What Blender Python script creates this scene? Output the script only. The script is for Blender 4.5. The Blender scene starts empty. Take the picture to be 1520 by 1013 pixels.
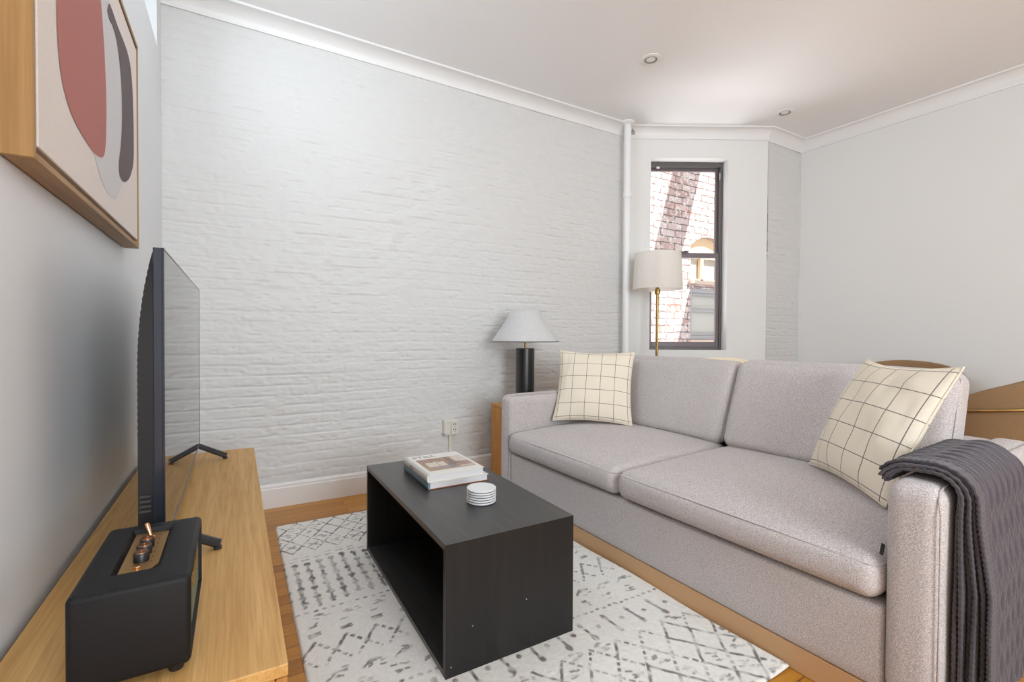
import bpy, bmesh, math, random
import numpy as np
from mathutils import Vector, Matrix, Euler
random.seed(7)
rng = np.random.default_rng(11)
SC = bpy.context.scene
COL = SC.collection
PI = math.pi

# ------------------------------------------------------------------ helpers: objects
def link(o, parent=None):
    COL.objects.link(o)
    if parent is not None:
        o.parent = parent
    return o

def tag(o, label, cat, group=None):
    o['label'] = label
    o['category'] = cat
    if group:
        o['group'] = group
    return o

def thing(name, label, cat, loc=(0, 0, 0), rz=0.0, group=None):
    o = bpy.data.objects.new(name, None)
    o.empty_display_size = 0.05
    o.location = loc
    o.rotation_euler = (0, 0, rz)
    link(o)
    return tag(o, label, cat, group)

def obj(name, geo, mat, parent=None, smooth=False, auto=None):
    """geo: (verts, faces) or (verts, faces, material index per face) -> one mesh object"""
    me = bpy.data.meshes.new(name)
    me.from_pydata([tuple(map(float, v)) for v in geo[0]], [], [tuple(f) for f in geo[1]])
    mats = mat if isinstance(mat, (list, tuple)) else [mat]
    for m in mats:
        me.materials.append(m)
    if len(geo) > 2 and geo[2] is not None:
        me.polygons.foreach_set('material_index', list(geo[2]))
    bm = bmesh.new(); bm.from_mesh(me)
    bmesh.ops.recalc_face_normals(bm, faces=bm.faces)
    bm.to_mesh(me); bm.free()
    if smooth:
        me.polygons.foreach_set('use_smooth', [True] * len(me.polygons))
        if auto is not None:
            try:
                me.set_sharp_from_angle(angle=math.radians(auto))
            except Exception:
                pass
    me.update()
    return link(bpy.data.objects.new(name, me), parent)

def struct(name, geo, mat, parent=None, smooth=False, auto=None):
    o = obj(name, geo, mat, parent, smooth, auto)
    if parent is None:
        o['kind'] = 'structure'
    return o

# ------------------------------------------------------------------ helpers: geometry (verts, faces)
def join(*gs):
    V, F, M = [], [], []
    for g in gs:
        n = len(V)
        V += [tuple(v) for v in g[0]]
        F += [tuple(i + n for i in f) for f in g[1]]
        M += list(g[2]) if len(g) > 2 and g[2] is not None else [0] * len(g[1])
    return V, F, M

def withmat(g, i):
    return g[0], g[1], [i] * len(g[1])

def xf(g, M):
    return ([tuple(M @ Vector(v)) for v in g[0]],) + tuple(g[1:])

def move(g, d):
    return ([(v[0] + d[0], v[1] + d[1], v[2] + d[2]) for v in g[0]],) + tuple(g[1:])

def box(a, b, bev=0.0, seg=2):
    x0, y0, z0 = a; x1, y1, z1 = b
    V = [(x, y, z) for x in (x0, x1) for y in (y0, y1) for z in (z0, z1)]
    F = [(0, 1, 3, 2), (4, 6, 7, 5), (0, 4, 5, 1), (2, 3, 7, 6), (0, 2, 6, 4), (1, 5, 7, 3)]
    if bev <= 0:
        return V, F
    bm = bmesh.new()
    vs = [bm.verts.new(v) for v in V]
    for f in F:
        bm.faces.new([vs[i] for i in f])
    bmesh.ops.recalc_face_normals(bm, faces=bm.faces)
    bmesh.ops.bevel(bm, geom=list(bm.edges), offset=bev, segments=seg, profile=0.5, affect='EDGES')
    return frombm(bm)

def frombm(bm):
    bm.verts.index_update()
    V = [tuple(v.co) for v in bm.verts]
    F = [tuple(v.index for v in f.verts) for f in bm.faces]
    bm.free()
    return V, F

def lathe(prof, n=32, cap0=True, cap1=True, c=(0, 0)):
    V, F = [], []
    for r, z in prof:
        for i in range(n):
            a = 2 * PI * i / n
            V.append((c[0] + r * math.cos(a), c[1] + r * math.sin(a), z))
    for k in range(len(prof) - 1):
        for i in range(n):
            j = (i + 1) % n
            F.append((k * n + i, k * n + j, (k + 1) * n + j, (k + 1) * n + i))
    if cap0:
        F.append(tuple(range(n - 1, -1, -1)))
    if cap1:
        F.append(tuple((len(prof) - 1) * n + i for i in range(n)))
    return V, F

def tube(pts, r, n=10, closed=False, sq=1.0):
    P = [Vector(p) for p in pts]
    m = len(P)
    V, F = [], []
    up = None
    rad = r if isinstance(r, (list, tuple)) else [r] * m
    for i, p in enumerate(P):
        if closed:
            t = (P[(i + 1) % m] - P[i - 1]).normalized()
        else:
            t = (P[min(i + 1, m - 1)] - P[max(i - 1, 0)]).normalized()
        if up is None:
            up = Vector((0, 0, 1)) if abs(t.z) < 0.9 else Vector((1, 0, 0))
        s = t.cross(up)
        if s.length < 1e-6:
            s = t.cross(Vector((0, 1, 0)))
        s.normalize()
        up = s.cross(t).normalized()
        for k in range(n):
            a = 2 * PI * k / n + PI / n
            V.append(tuple(p + s * (rad[i] * math.cos(a)) + up * (rad[i] * sq * math.sin(a))))
    rings = m if closed else m - 1
    for i in range(rings):
        i2 = (i + 1) % m
        for k in range(n):
            k2 = (k + 1) % n
            F.append((i * n + k, i * n + k2, i2 * n + k2, i2 * n + k))
    if not closed:
        F.append(tuple(range(n - 1, -1, -1)))
        F.append(tuple((m - 1) * n + k for k in range(n)))
    return V, F

def prism(poly, z0, z1):
    """polygon in xy extruded along z"""
    n = len(poly)
    V = [(p[0], p[1], z0) for p in poly] + [(p[0], p[1], z1) for p in poly]
    F = [tuple(range(n - 1, -1, -1)), tuple(range(n, 2 * n))]
    F += [(i, (i + 1) % n, n + (i + 1) % n, n + i) for i in range(n)]
    return V, F

def sweep(prof, path, closed_prof=True, capends=True):
    """profile (a,b) placed at each path frame: path = list of (origin, dirA, dirB)"""
    n = len(prof); V, F = [], []
    for o, da, db in path:
        for a, b in prof:
            V.append((o[0] + da[0] * a + db[0] * b, o[1] + da[1] * a + db[1] * b, o[2] + da[2] * a + db[2] * b))
    for k in range(len(path) - 1):
        for i in range(n if closed_prof else n - 1):
            j = (i + 1) % n
            F.append((k * n + i, k * n + j, (k + 1) * n + j, (k + 1) * n + i))
    if capends and closed_prof:
        F.append(tuple(range(n - 1, -1, -1)))
        F.append(tuple((len(path) - 1) * n + i for i in range(n)))
    return V, F

def panel_holes(L, H, T, holes):
    """wall slab in local (u 0..L, w 0..T outward, z 0..H) with rectangular holes (u0,u1,z0,z1)"""
    us = sorted({0, L} | {h[0] for h in holes} | {h[1] for h in holes})
    zs = sorted({0, H} | {h[2] for h in holes} | {h[3] for h in holes})
    gs = []
    for i in range(len(us) - 1):
        for j in range(len(zs) - 1):
            cu, cz = (us[i] + us[i + 1]) / 2, (zs[j] + zs[j + 1]) / 2
            if any(h[0] < cu < h[1] and h[2] < cz < h[3] for h in holes):
                continue
            gs.append(box((us[i], 0, zs[j]), (us[i + 1], T, zs[j + 1])))
    return join(*gs)

def gridgeo(P):
    """P: array (a,b,3) -> quads"""
    a, b = P.shape[:2]
    V = P.reshape(-1, 3).tolist()
    F = [(i * b + j, i * b + j + 1, (i + 1) * b + j + 1, (i + 1) * b + j) for i in range(a - 1) for j in range(b - 1)]
    return V, F

def fastgrid(name, P, mat, parent=None, smooth=True, attr=None, uv=None, flip=False):
    """large grid mesh straight from numpy; attr (a,b,3) becomes colour attribute 'Col'"""
    a, b = P.shape[:2]
    idx = np.arange(a * b).reshape(a, b)
    q = np.stack([idx[:-1, :-1], idx[1:, :-1], idx[1:, 1:], idx[:-1, 1:]], -1).reshape(-1, 4)
    if flip:
        q = q[:, ::-1]
    me = bpy.data.meshes.new(name)
    me.vertices.add(a * b); me.loops.add(q.size); me.polygons.add(len(q))
    me.vertices.foreach_set('co', P.reshape(-1).astype(np.float32))
    me.loops.foreach_set('vertex_index', q.reshape(-1).astype(np.int32))
    me.polygons.foreach_set('loop_start', np.arange(0, q.size, 4, dtype=np.int32))
    me.update(calc_edges=True)
    me.polygons.foreach_set('use_smooth', np.ones(len(q), bool) if smooth else np.zeros(len(q), bool))
    if attr is not None:
        ca = me.color_attributes.new('Col', 'FLOAT_COLOR', 'POINT')
        c = np.ones((a * b, 4), np.float32); c[:, :3] = attr.reshape(-1, 3)
        ca.data.foreach_set('color', c.reshape(-1))
    if uv is not None:
        ul = me.uv_layers.new(name='UVMap')
        ul.data.foreach_set('uv', uv.reshape(-1, 2)[q.reshape(-1)].astype(np.float32).reshape(-1))
    me.materials.append(mat)
    me.validate()
    return link(bpy.data.objects.new(name, me), parent)

def vnoise(shape, cells, seed=0):
    r = np.random.default_rng(seed)
    cy, cx = max(1, int(cells[0])), max(1, int(cells[1]))
    g = r.random((cy + 2, cx + 2)) * 2 - 1
    y = np.linspace(0, cy, shape[0], endpoint=False); x = np.linspace(0, cx, shape[1], endpoint=False)
    yi, xi = y.astype(int), x.astype(int); fy, fx = y - yi, x - xi
    fy = fy * fy * (3 - 2 * fy); fx = fx * fx * (3 - 2 * fx)
    a = g[yi][:, xi]; b = g[yi][:, xi + 1]; c = g[yi + 1][:, xi]; d = g[yi + 1][:, xi + 1]
    fx = fx[None]; fy = fy[:, None]
    return (a * (1 - fx) + b * fx) * (1 - fy) + (c * (1 - fx) + d * fx) * fy

# ------------------------------------------------------------------ helpers: materials
def lin(r, g, b):
    f = lambda c: (c / 255 / 12.92) if c / 255 <= 0.04045 else ((c / 255 + 0.055) / 1.055) ** 2.4
    return (f(r), f(g), f(b), 1)

class NT:
    def __init__(s, name):
        s.m = bpy.data.materials.new(name); s.m.use_nodes = True
        s.t = s.m.node_tree; s.n = s.t.nodes; s.l = s.t.links
        s.b = s.n['Principled BSDF']
    def node(s, typ, **kw):
        n = s.n.new(typ)
        for k, v in kw.items():
            if hasattr(n, k) and not k.startswith('i_'):
                setattr(n, k, v)
            else:
                n.inputs[k[2:] if k.startswith('i_') else k].default_value = v
        return n
    def link(s, a, b):
        s.l.new(a, b)
    def coord(s, kind='Object', scale=(1, 1, 1), rot=(0, 0, 0)):
        tc = s.node('ShaderNodeTexCoord'); mp = s.node('ShaderNodeMapping')
        mp.inputs['Scale'].default_value = scale; mp.inputs['Rotation'].default_value = rot
        s.link(tc.outputs[kind], mp.inputs['Vector'])
        return mp.outputs['Vector']
    def noise(s, vec, scale, detail=3, rough=0.55, dist=0):
        n = s.node('ShaderNodeTexNoise')
        n.inputs['Scale'].default_value = scale; n.inputs['Detail'].default_value = detail
        n.inputs['Roughness'].default_value = rough; n.inputs['Distortion'].default_value = dist
        s.link(vec, n.inputs['Vector'])
        return n.outputs['Fac']
    def ramp(s, fac, stops):
        r = s.node('ShaderNodeValToRGB'); e = r.color_ramp.elements
        while len(e) < len(stops):
            e.new(0.5)
        for el, (p, c) in zip(e, stops):
            el.position = p; el.color = c
        s.link(fac, r.inputs['Fac'])
        return r.outputs['Color']
    def mix(s, fac, a, b, mode='MIX'):
        n = s.node('ShaderNodeMix', data_type='RGBA', blend_type=mode)
        for sock, v in ((n.inputs[0], fac), (n.inputs[6], a), (n.inputs[7], b)):
            if hasattr(v, 'is_linked') or hasattr(v, 'links'):
                s.link(v, sock)
            else:
                sock.default_value = v
        return n.outputs[2]
    def math(s, op, a, b=0.0, c=None):
        n = s.node('ShaderNodeMath', operation=op)
        for i, v in enumerate([a, b] + ([c] if c is not None else [])):
            if hasattr(v, 'links'):
                s.link(v, n.inputs[i])
            else:
                n.inputs[i].default_value = v
        return n.outputs[0]
    def bump(s, h, strength=0.3, dist=0.002):
        b = s.node('ShaderNodeBump')
        b.inputs['Strength'].default_value = strength; b.inputs['Distance'].default_value = dist
        s.link(h, b.inputs['Height']); s.link(b.outputs['Normal'], s.b.inputs['Normal'])
    def set(s, **kw):
        for k, v in kw.items():
            s.b.inputs[k.replace('_', ' ')].default_value = v
        return s
    def base(s, v):
        if hasattr(v, 'links'):
            s.link(v, s.b.inputs['Base Color'])
        else:
            s.b.inputs['Base Color'].default_value = v
        return s

def m_paint(name, col, rough=0.6, bump=0.15, scale=60, spec=0.3):
    t = NT(name); v = t.coord()
    t.base(t.mix(t.noise(v, 1.3, 2), tuple(c * 0.97 for c in col[:3]) + (1,), col)).set(Roughness=rough, Specular_IOR_Level=spec)
    t.bump(t.noise(v, scale, 4), bump, 0.002)
    return t.m

def m_plain(name, col, rough=0.5, metal=0.0, spec=0.5, nscale=200, bump=0.0):
    t = NT(name); v = t.coord(); n = t.noise(v, nscale, 2)
    t.base(t.mix(n, tuple(c * 0.94 for c in col[:3]) + (1,), col)).set(Roughness=rough, Metallic=metal, Specular_IOR_Level=spec)
    if bump:
        t.bump(n, bump, 0.001)
    return t.m

def m_wood(name, dark, mid, light, axis=1, rough=0.45, scale=1.0, fine=1.0):
    """straight-grained wood; the grain runs along the given local axis"""
    t = NT(name)
    s = [22.0 * scale] * 3; s[axis] = 0.9 * scale
    v = t.coord(scale=tuple(s))
    n1 = t.noise(v, 1.0, 3, 0.5, 1.2)
    s2 = [150.0 * scale] * 3; s2[axis] = 4.0 * scale
    n2 = t.noise(t.coord(scale=tuple(s2)), 1.0, 4, 0.6)
    c = t.ramp(n1, [(0.25, dark), (0.5, mid), (0.75, light)])
    c = t.mix(t.ramp(n2, [(0.38, (0.62, 0.58, 0.52, 1)), (0.52, (1, 1, 1, 1))]), c, c, 'MULTIPLY') if False else t.mix(0.55 * fine, c, t.ramp(n2, [(0.35, (0.72, 0.66, 0.56, 1)), (0.55, (1, 1, 1, 1))]), 'MULTIPLY')
    t.base(c).set(Roughness=rough, Specular_IOR_Level=0.35)
    t.bump(n2, 0.12, 0.001)
    return t.m

def m_fabric(name, c1, c2, scale=420, bump=0.5, rough=0.95, sheen=0.15):
    t = NT(name); v = t.coord()
    n = t.noise(v, scale, 2, 0.6); big = t.noise(v, 5, 2)
    w1 = t.noise(t.coord(scale=(1, 1, 3.0)), scale * 0.5, 1)
    f = t.math('ADD', t.math('MULTIPLY', n, 0.6), t.math('MULTIPLY', w1, 0.4))
    c = t.ramp(f, [(0.38, c1), (0.62, c2)])
    c = t.mix(t.math('MULTIPLY', big, 0.12), c, c1)
    t.base(c).set(Roughness=rough, Specular_IOR_Level=0.15, Sheen_Weight=sheen)
    t.bump(f, bump, 0.0015)
    return t.m

def m_attr(name, rough=0.9, bump=0.4, scale=350, spec=0.2):
    t = NT(name); a = t.node('ShaderNodeVertexColor'); a.layer_name = 'Col'
    v = t.coord(); n = t.noise(v, scale, 3)
    t.base(t.mix(t.math('MULTIPLY', n, 0.28), a.outputs['Color'], (0.40, 0.39, 0.37, 1))).set(Roughness=rough, Specular_IOR_Level=spec)
    t.bump(n, bump, 0.002)
    return t.m

M = {}
M['white_brick'] = m_paint('white_brick_paint', (0.68, 0.685, 0.682, 1), 0.42, 0.25, 140, 0.35)
M['white_wall'] = m_paint('white_wall_paint', (0.78, 0.79, 0.785, 1), 0.6, 0.12, 90)
M['grey_wall'] = m_paint('pale_grey_wall_paint', (0.79, 0.81, 0.83, 1), 0.6, 0.12, 120)
M['ceiling'] = m_paint('ceiling_paint', (0.88, 0.885, 0.89, 1), 0.7, 0.08, 60)
M['trim'] = m_paint('white_trim_gloss', (0.82, 0.82, 0.82, 1), 0.35, 0.05, 30, 0.4)
M['pipe'] = m_paint('white_pipe_paint', (0.85, 0.86, 0.86, 1), 0.35, 0.1, 50, 0.45)
M['chrome'] = m_plain('dull_silver', (0.55, 0.55, 0.55, 1), 0.3, 1.0)
M['oak'] = m_wood('oak_along', lin(192, 146, 84), lin(204, 160, 98), lin(214, 172, 112), 1, 0.5, 1.5)
M['oak_x'] = m_wood('oak_across', lin(192, 146, 84), lin(204, 160, 98), lin(214, 172, 112), 0, 0.5, 1.5)
M['oak_z'] = m_wood('oak_upright', lin(166, 110, 50), lin(192, 136, 70), lin(208, 152, 84), 2)
M['frame_oak_z'] = m_wood('frame_oak_upright', lin(140, 104, 60), lin(164, 126, 78), lin(178, 142, 94), 2, fine=0.7)
M['frame_oak_y'] = m_wood('frame_oak_long', lin(140, 104, 60), lin(164, 126, 78), lin(178, 142, 94), 1, fine=0.7)
M['black_oak'] = m_wood('black_stained_oak', (0.010, 0.0095, 0.0095, 1), (0.022, 0.0205, 0.020, 1), (0.048, 0.044, 0.042, 1), 1, 0.42, 2.2)
M['black_oak_z'] = m_wood('black_stained_oak_upright', (0.009, 0.0085, 0.0085, 1), (0.014, 0.013, 0.013, 1), (0.022, 0.020, 0.0195, 1), 2, 0.42)
for k_ in ('black_oak', 'black_oak_z'):
    b_ = M[k_].node_tree.nodes['Principled BSDF']
    for n_ in M[k_].node_tree.nodes:
        if n_.type == 'BUMP':
            n_.inputs['Strength'].default_value = 0.45; M[k_].node_tree.links.new(n_.outputs[0], b_.inputs['Coat Normal'])
    b_.inputs['Coat Weight'].default_value = 0.8 if k_ == 'black_oak' else 0.1
    b_.inputs['Specular IOR Level'].default_value = 0.3; b_.inputs['Coat Roughness'].default_value = 0.38; b_.inputs['Coat IOR'].default_value = 1.5
M['table_edge'] = m_plain('worn_table_edge', (0.05, 0.035, 0.028, 1), 0.5)
M['sofa'] = m_fabric('grey_lilac_tweed', (0.30, 0.272, 0.268, 1), (0.76, 0.71, 0.70, 1), 480, 0.5)
M['sofa_seam'] = m_fabric('grey_lilac_piping', (0.30, 0.272, 0.268, 1), (0.64, 0.59, 0.58, 1), 480, 0.4)
M['plinth'] = m_plain('tan_plinth', lin(200, 160, 118), 0.55)
M['pillow'] = None
M['black_vinyl'] = m_plain('black_grained_vinyl', (0.006, 0.006, 0.0072, 1), 0.5, 0, 0.3, 900, 0.5)
M['black_plastic'] = m_plain('black_plastic', (0.014, 0.014, 0.016, 1), 0.38, 0, 0.5, 300)
M['tv_bezel'] = m_plain('dark_blue_grey_gloss', (0.030, 0.034, 0.050, 1), 0.16, 0.3, 0.6)
M['tv_screen'] = m_plain('black_glass_screen', (0.006, 0.006, 0.007, 1), 0.04, 0, 0.6)
M['brass'] = m_plain('brushed_brass', lin(178, 146, 92), 0.32, 1.0)
M['brass_panel'] = m_plain('satin_brass_panel', lin(190, 150, 96), 0.38, 0.85)
M['copper'] = m_plain('rose_gold', lin(226, 170, 130), 0.25, 1.0)
M['grille'] = m_plain('olive_grille_cloth', lin(120, 126, 104), 0.85, 0, 0.2, 900, 0.6)
M['black_metal'] = m_plain('black_satin_metal', (0.010, 0.010, 0.011, 1), 0.28, 0.0, 0.7)
M['linen_white'] = m_fabric('white_linen_shade', (0.78, 0.76, 0.73, 1), (0.92, 0.90, 0.87, 1), 300, 0.2)
def translucent(m, f, col):
    nt_ = m.node_tree; b = nt_.nodes['Principled BSDF']; o = nt_.nodes['Material Output']
    tl = nt_.nodes.new('ShaderNodeBsdfTranslucent'); tl.inputs[0].default_value = col
    mx = nt_.nodes.new('ShaderNodeMixShader'); mx.inputs[0].default_value = f
    nt_.links.new(b.outputs[0], mx.inputs[1]); nt_.links.new(tl.outputs[0], mx.inputs[2]); nt_.links.new(mx.outputs[0], o.inputs[0])
translucent(M['linen_white'], 0.5, (0.97, 0.95, 0.92, 1))
M['linen_grey'] = m_fabric('pale_grey_linen_shade', (0.50, 0.50, 0.50, 1), (0.68, 0.67, 0.67, 1), 300, 0.2)
M['cover_white'] = m_plain('book_cover_white', (0.80, 0.78, 0.74, 1), 0.4)
M['cover_blue'] = m_plain('book_cover_slate', lin(112, 134, 146), 0.45)
M['cover_brown'] = m_plain('book_cover_brown', lin(150, 96, 62), 0.5)
M['paper'] = m_plain('page_block', (0.76, 0.75, 0.76, 1), 0.8)
M['ink'] = m_plain('grey_lettering', lin(120, 116, 112), 0.6)
M['ceramic'] = m_plain('white_ceramic', (0.80, 0.82, 0.82, 1), 0.35)
M['navy_cork'] = m_plain('dark_navy_backing', (0.05, 0.055, 0.075, 1), 0.8)
M['tan'] = m_fabric('tan_upholstery', lin(134, 106, 76), lin(152, 124, 92), 420, 0.12, 0.75, 0.05)
M['cream'] = m_fabric('pale_upholstery', lin(232, 216, 184), lin(250, 240, 218), 260, 0.15, 0.8, 0.1)  # lighter tone than the tan upholstery, for one chair of the set
M['outlet'] = m_plain('ivory_plastic', (0.76, 0.74, 0.68, 1), 0.45)
M['dark_slot'] = m_plain('dark_slot', (0.05, 0.045, 0.04, 1), 0.7)
M['win_frame'] = m_plain('dark_bronze_frame', (0.12, 0.112, 0.108, 1), 0.4, 0.2)
M['win_sash'] = m_plain('mauve_bronze_sash', (0.17, 0.145, 0.155, 1), 0.4, 0.2)
M['white_plastic'] = m_plain('white_plastic', (0.8, 0.8, 0.78, 1), 0.4)
M['lens'] = m_plain('lamp_lens_white', (0.86, 0.86, 0.84, 1), 0.3)
M['lamp_ring'] = m_plain('grey_reflector_ring', (0.28, 0.275, 0.25, 1), 0.35, 0.6)
M['canvas'] = m_fabric('canvas_beige', (0.66, 0.585, 0.54, 1), (0.74, 0.67, 0.625, 1), 500, 0.1)
M['art_red'] = m_plain('muted_brick_red_paint', lin(182, 122, 115), 0.8, 0, 0.2)
M['art_grey'] = m_plain('warm_charcoal_paint', lin(112, 102, 104), 0.8, 0, 0.2)
M['art_white'] = m_plain('cool_white_paint', lin(212, 211, 213), 0.8, 0, 0.2)
M['tag'] = m_plain('charcoal_tag', (0.06, 0.06, 0.065, 1), 0.7)
M['rug'] = m_attr('woven_rug', 0.97, 0.7, 300, 0.1)
M['print'] = m_attr('printed_cover_picture', 0.35, 0.0, 10, 0.4)
M['tan_panel'] = m_plain('tan_painted_wood', lin(226, 196, 158), 0.6)
M['sill_stone'] = m_plain('pale_sill_stone', lin(206, 180, 160), 0.8)
M['curtain'] = m_plain('pale_curtain', lin(232, 222, 208), 0.8)
M['dull_pane'] = m_plain('dusty_pane', lin(186, 180, 170), 0.5)
M['grey_frame'] = m_plain('grey_metal_frame', lin(158, 152, 152), 0.45)

def m_throw():
    t = NT('purple_grey_knit'); v = t.coord()
    n = t.noise(v, 380, 3); b = t.noise(v, 30, 2)
    c = t.mix(n, (0.045, 0.040, 0.047, 1), (0.135, 0.118, 0.136, 1))
    c = t.mix(t.math('MULTIPLY', b, 0.3), c, (0.05, 0.046, 0.05, 1))
    t.base(c).set(Roughness=0.95, Specular_IOR_Level=0.1, Sheen_Weight=0.25)
    t.bump(n, 0.6, 0.002)
    return t.m
M['throw'] = m_throw()

def m_pillow():
    """cream cotton with a charcoal windowpane check laid out on the cushion's own UV"""
    t = NT('cream_windowpane_cotton')
    tc = t.node('ShaderNodeTexCoord'); sep = t.node('ShaderNodeSeparateXYZ')
    t.link(tc.outputs['UV'], sep.inputs[0])
    v = t.coord()
    lines = None
    for ax in (0, 1):
        u = t.math('MULTIPLY_ADD', sep.outputs[ax], 5.45, 0.28)
        fr = t.math('FRACT', u)
        d = t.math('ABSOLUTE', t.math('SUBTRACT', fr, 0.5))
        w = t.math('LESS_THAN', d, 0.017)
        lines = w if lines is None else t.math('MAXIMUM', lines, w)
    n = t.noise(v, 300, 3); big = t.noise(v, 7, 2)
    c = t.mix(n, (0.70, 0.625, 0.50, 1), (0.87, 0.80, 0.68, 1))
    c = t.mix(t.math('MULTIPLY', big, 0.25), c, (0.76, 0.655, 0.52, 1))
    t.base(t.mix(t.math('MULTIPLY', lines, 0.85), c, (0.085, 0.075, 0.075, 1))).set(Roughness=0.95, Specular_IOR_Level=0.15, Sheen_Weight=0.1)
    t.bump(n, 0.4, 0.0015)
    return t.m
M['pillow'] = m_pillow()

def m_floor():
    t = NT('orange_oak_strip_floor'); v = t.coord()
    br = t.node('ShaderNodeTexBrick')
    br.offset = 0.37; br.squash = 1.0
    for k, val in (('Scale', 1.0), ('Mortar Size', 0.0012), ('Brick Width', 0.95), ('Row Height', 0.075), ('Bias', 0.0)):
        br.inputs[k].default_value = val
    br.inputs['Color1'].default_value = (0.0, 0, 0, 1); br.inputs['Color2'].default_value = (1, 1, 1, 1)
    br.inputs['Mortar'].default_value = (0.5, 0.5, 0.5, 1)
    t.link(v, br.inputs['Vector'])
    g = t.noise(t.coord(scale=(1.5, 40, 1)), 1.0, 4, 0.6, 0.6)
    c = t.ramp(br.outputs['Color'], [(0.0, lin(160, 103, 32)), (0.5, lin(182, 124, 44)), (1.0, lin(198, 140, 56))])
    c = t.mix(0.5, c, t.ramp(g, [(0.3, (0.62, 0.56, 0.5, 1)), (0.6, (1, 1, 1, 1))]), 'MULTIPLY')
    c = t.mix(br.outputs['Fac'], c, (0.05, 0.025, 0.01, 1))
    t.base(c).set(Roughness=0.32, Specular_IOR_Level=0.4)
    t.bump(br.outputs['Fac'], 0.2, -0.001)
    return t.m
M['floor'] = m_floor()

def m_ext_brick():
    t = NT('weathered_red_brick'); v = t.coord(rot=(PI / 2, 0, 0))
    br = t.node('ShaderNodeTexBrick')
    for k, val in (('Scale', 1.0), ('Mortar Size', 0.010), ('Mortar Smooth', 0.3), ('Brick Width', 0.33), ('Row Height', 0.112), ('Bias', -0.1)):
        br.inputs[k].default_value = val
    br.inputs['Color1'].default_value = lin(196, 178, 174); br.inputs['Color2'].default_value = lin(168, 132, 126)
    br.inputs['Mortar'].default_value = lin(118, 104, 102)
    n = t.noise(v, 3.0, 4, 0.6); nd = t.noise(v, 16, 3)
    wob = t.node('ShaderNodeVectorMath', operation='ADD')
    sc = t.node('ShaderNodeVectorMath', operation='SCALE'); nz = t.node('ShaderNodeTexNoise'); nz.inputs['Scale'].default_value = 5
    t.link(v, nz.inputs['Vector']); t.link(nz.outputs['Color'], sc.inputs[0]); sc.inputs['Scale'].default_value = 0.05
    t.link(v, wob.inputs[0]); t.link(sc.outputs[0], wob.inputs[1]); t.link(wob.outputs[0], br.inputs['Vector'])
    c = t.mix(t.ramp(n, [(0.60, (0, 0, 0, 1)), (0.70, (0.8, 0.8, 0.8, 1))]), br.outputs['Color'], lin(206, 112, 92))
    c = t.mix(t.ramp(nd, [(0.52, (0, 0, 0, 1)), (0.62, (0.7, 0.7, 0.7, 1))]), c, lin(222, 214, 208))
    t.base(c).set(Roughness=0.9, Specular_IOR_Level=0.1)
    inv = t.math('SUBTRACT', 1.0, br.outputs['Fac'])
    t.bump(t.math('ADD', inv, t.math('MULTIPLY', nd, 0.6)), 0.9, 0.02)
    return t.m
M['ext_brick'] = m_ext_brick()

def m_glass(name, tint=(1, 1, 1, 1), refl=0.06):
    t = NT(name); t.n.remove(t.b)
    out = t.n['Material Output']
    tr = t.node('ShaderNodeBsdfTransparent'); tr.inputs[0].default_value = tint
    gl = t.node('ShaderNodeBsdfGlossy'); gl.inputs['Roughness'].default_value = 0.02
    lw = t.node('ShaderNodeLayerWeight'); lw.inputs[0].default_value = 0.5
    fr = t.math('MULTIPLY_ADD', t.math('POWER', lw.outputs['Facing'], 4.0), 0.5, refl * 0.5)
    mx = t.node('ShaderNodeMixShader')
    t.link(fr, mx.inputs[0]); t.link(tr.outputs[0], mx.inputs[1]); t.link(gl.outputs[0], mx.inputs[2])
    t.link(mx.outputs[0], out.inputs[0])
    return t.m
M['glass'] = m_glass('clear_glass', (0.97, 0.98, 0.98, 1))

# ------------------------------------------------------------------ camera
YAW, PITCH, ROLL, FPX, CAMH = math.radians(30.286), math.radians(0.837), math.radians(0.3146), 702.45, 1.1
fw0 = Vector((math.sin(YAW), math.cos(YAW), 0)); rt0 = Vector((math.cos(YAW), -math.sin(YAW), 0))
fw = fw0 * math.cos(PITCH) + Vector((0, 0, -math.sin(PITCH)))
up0 = rt0.cross(fw)
rt = rt0 * math.cos(ROLL) + up0 * math.sin(ROLL)
up = up0 * math.cos(ROLL) - rt0 * math.sin(ROLL)
cd = bpy.data.cameras.new('camera'); cam = bpy.data.objects.new('camera', cd); COL.objects.link(cam)
cd.sensor_width = 36; cd.lens = FPX / 1520 * 36; cd.clip_start = 0.02
R3 = Matrix((rt, up, -fw)).transposed()
cam.matrix_world = Matrix.Translation((0, 0, CAMH)) @ R3.to_4x4()
SC.camera = cam

# ------------------------------------------------------------------ room shell
XL, XR, YB, YF, ZC = -0.36, 4.88, 3.32, -2.7, 3.035
A = Vector((3.13, YB)); B = Vector((4.32, 2.65)); YCH = 2.65
struct('floor', box((XL - 0.3, YF - 0.3, -0.12), (XR + 0.3, YB + 0.3, 0.0)), M['floor'])
struct('ceiling', box((XL - 0.3, YF - 0.3, ZC), (XR + 0.3, YB + 0.12, ZC + 0.18)), M['ceiling'])

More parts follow.
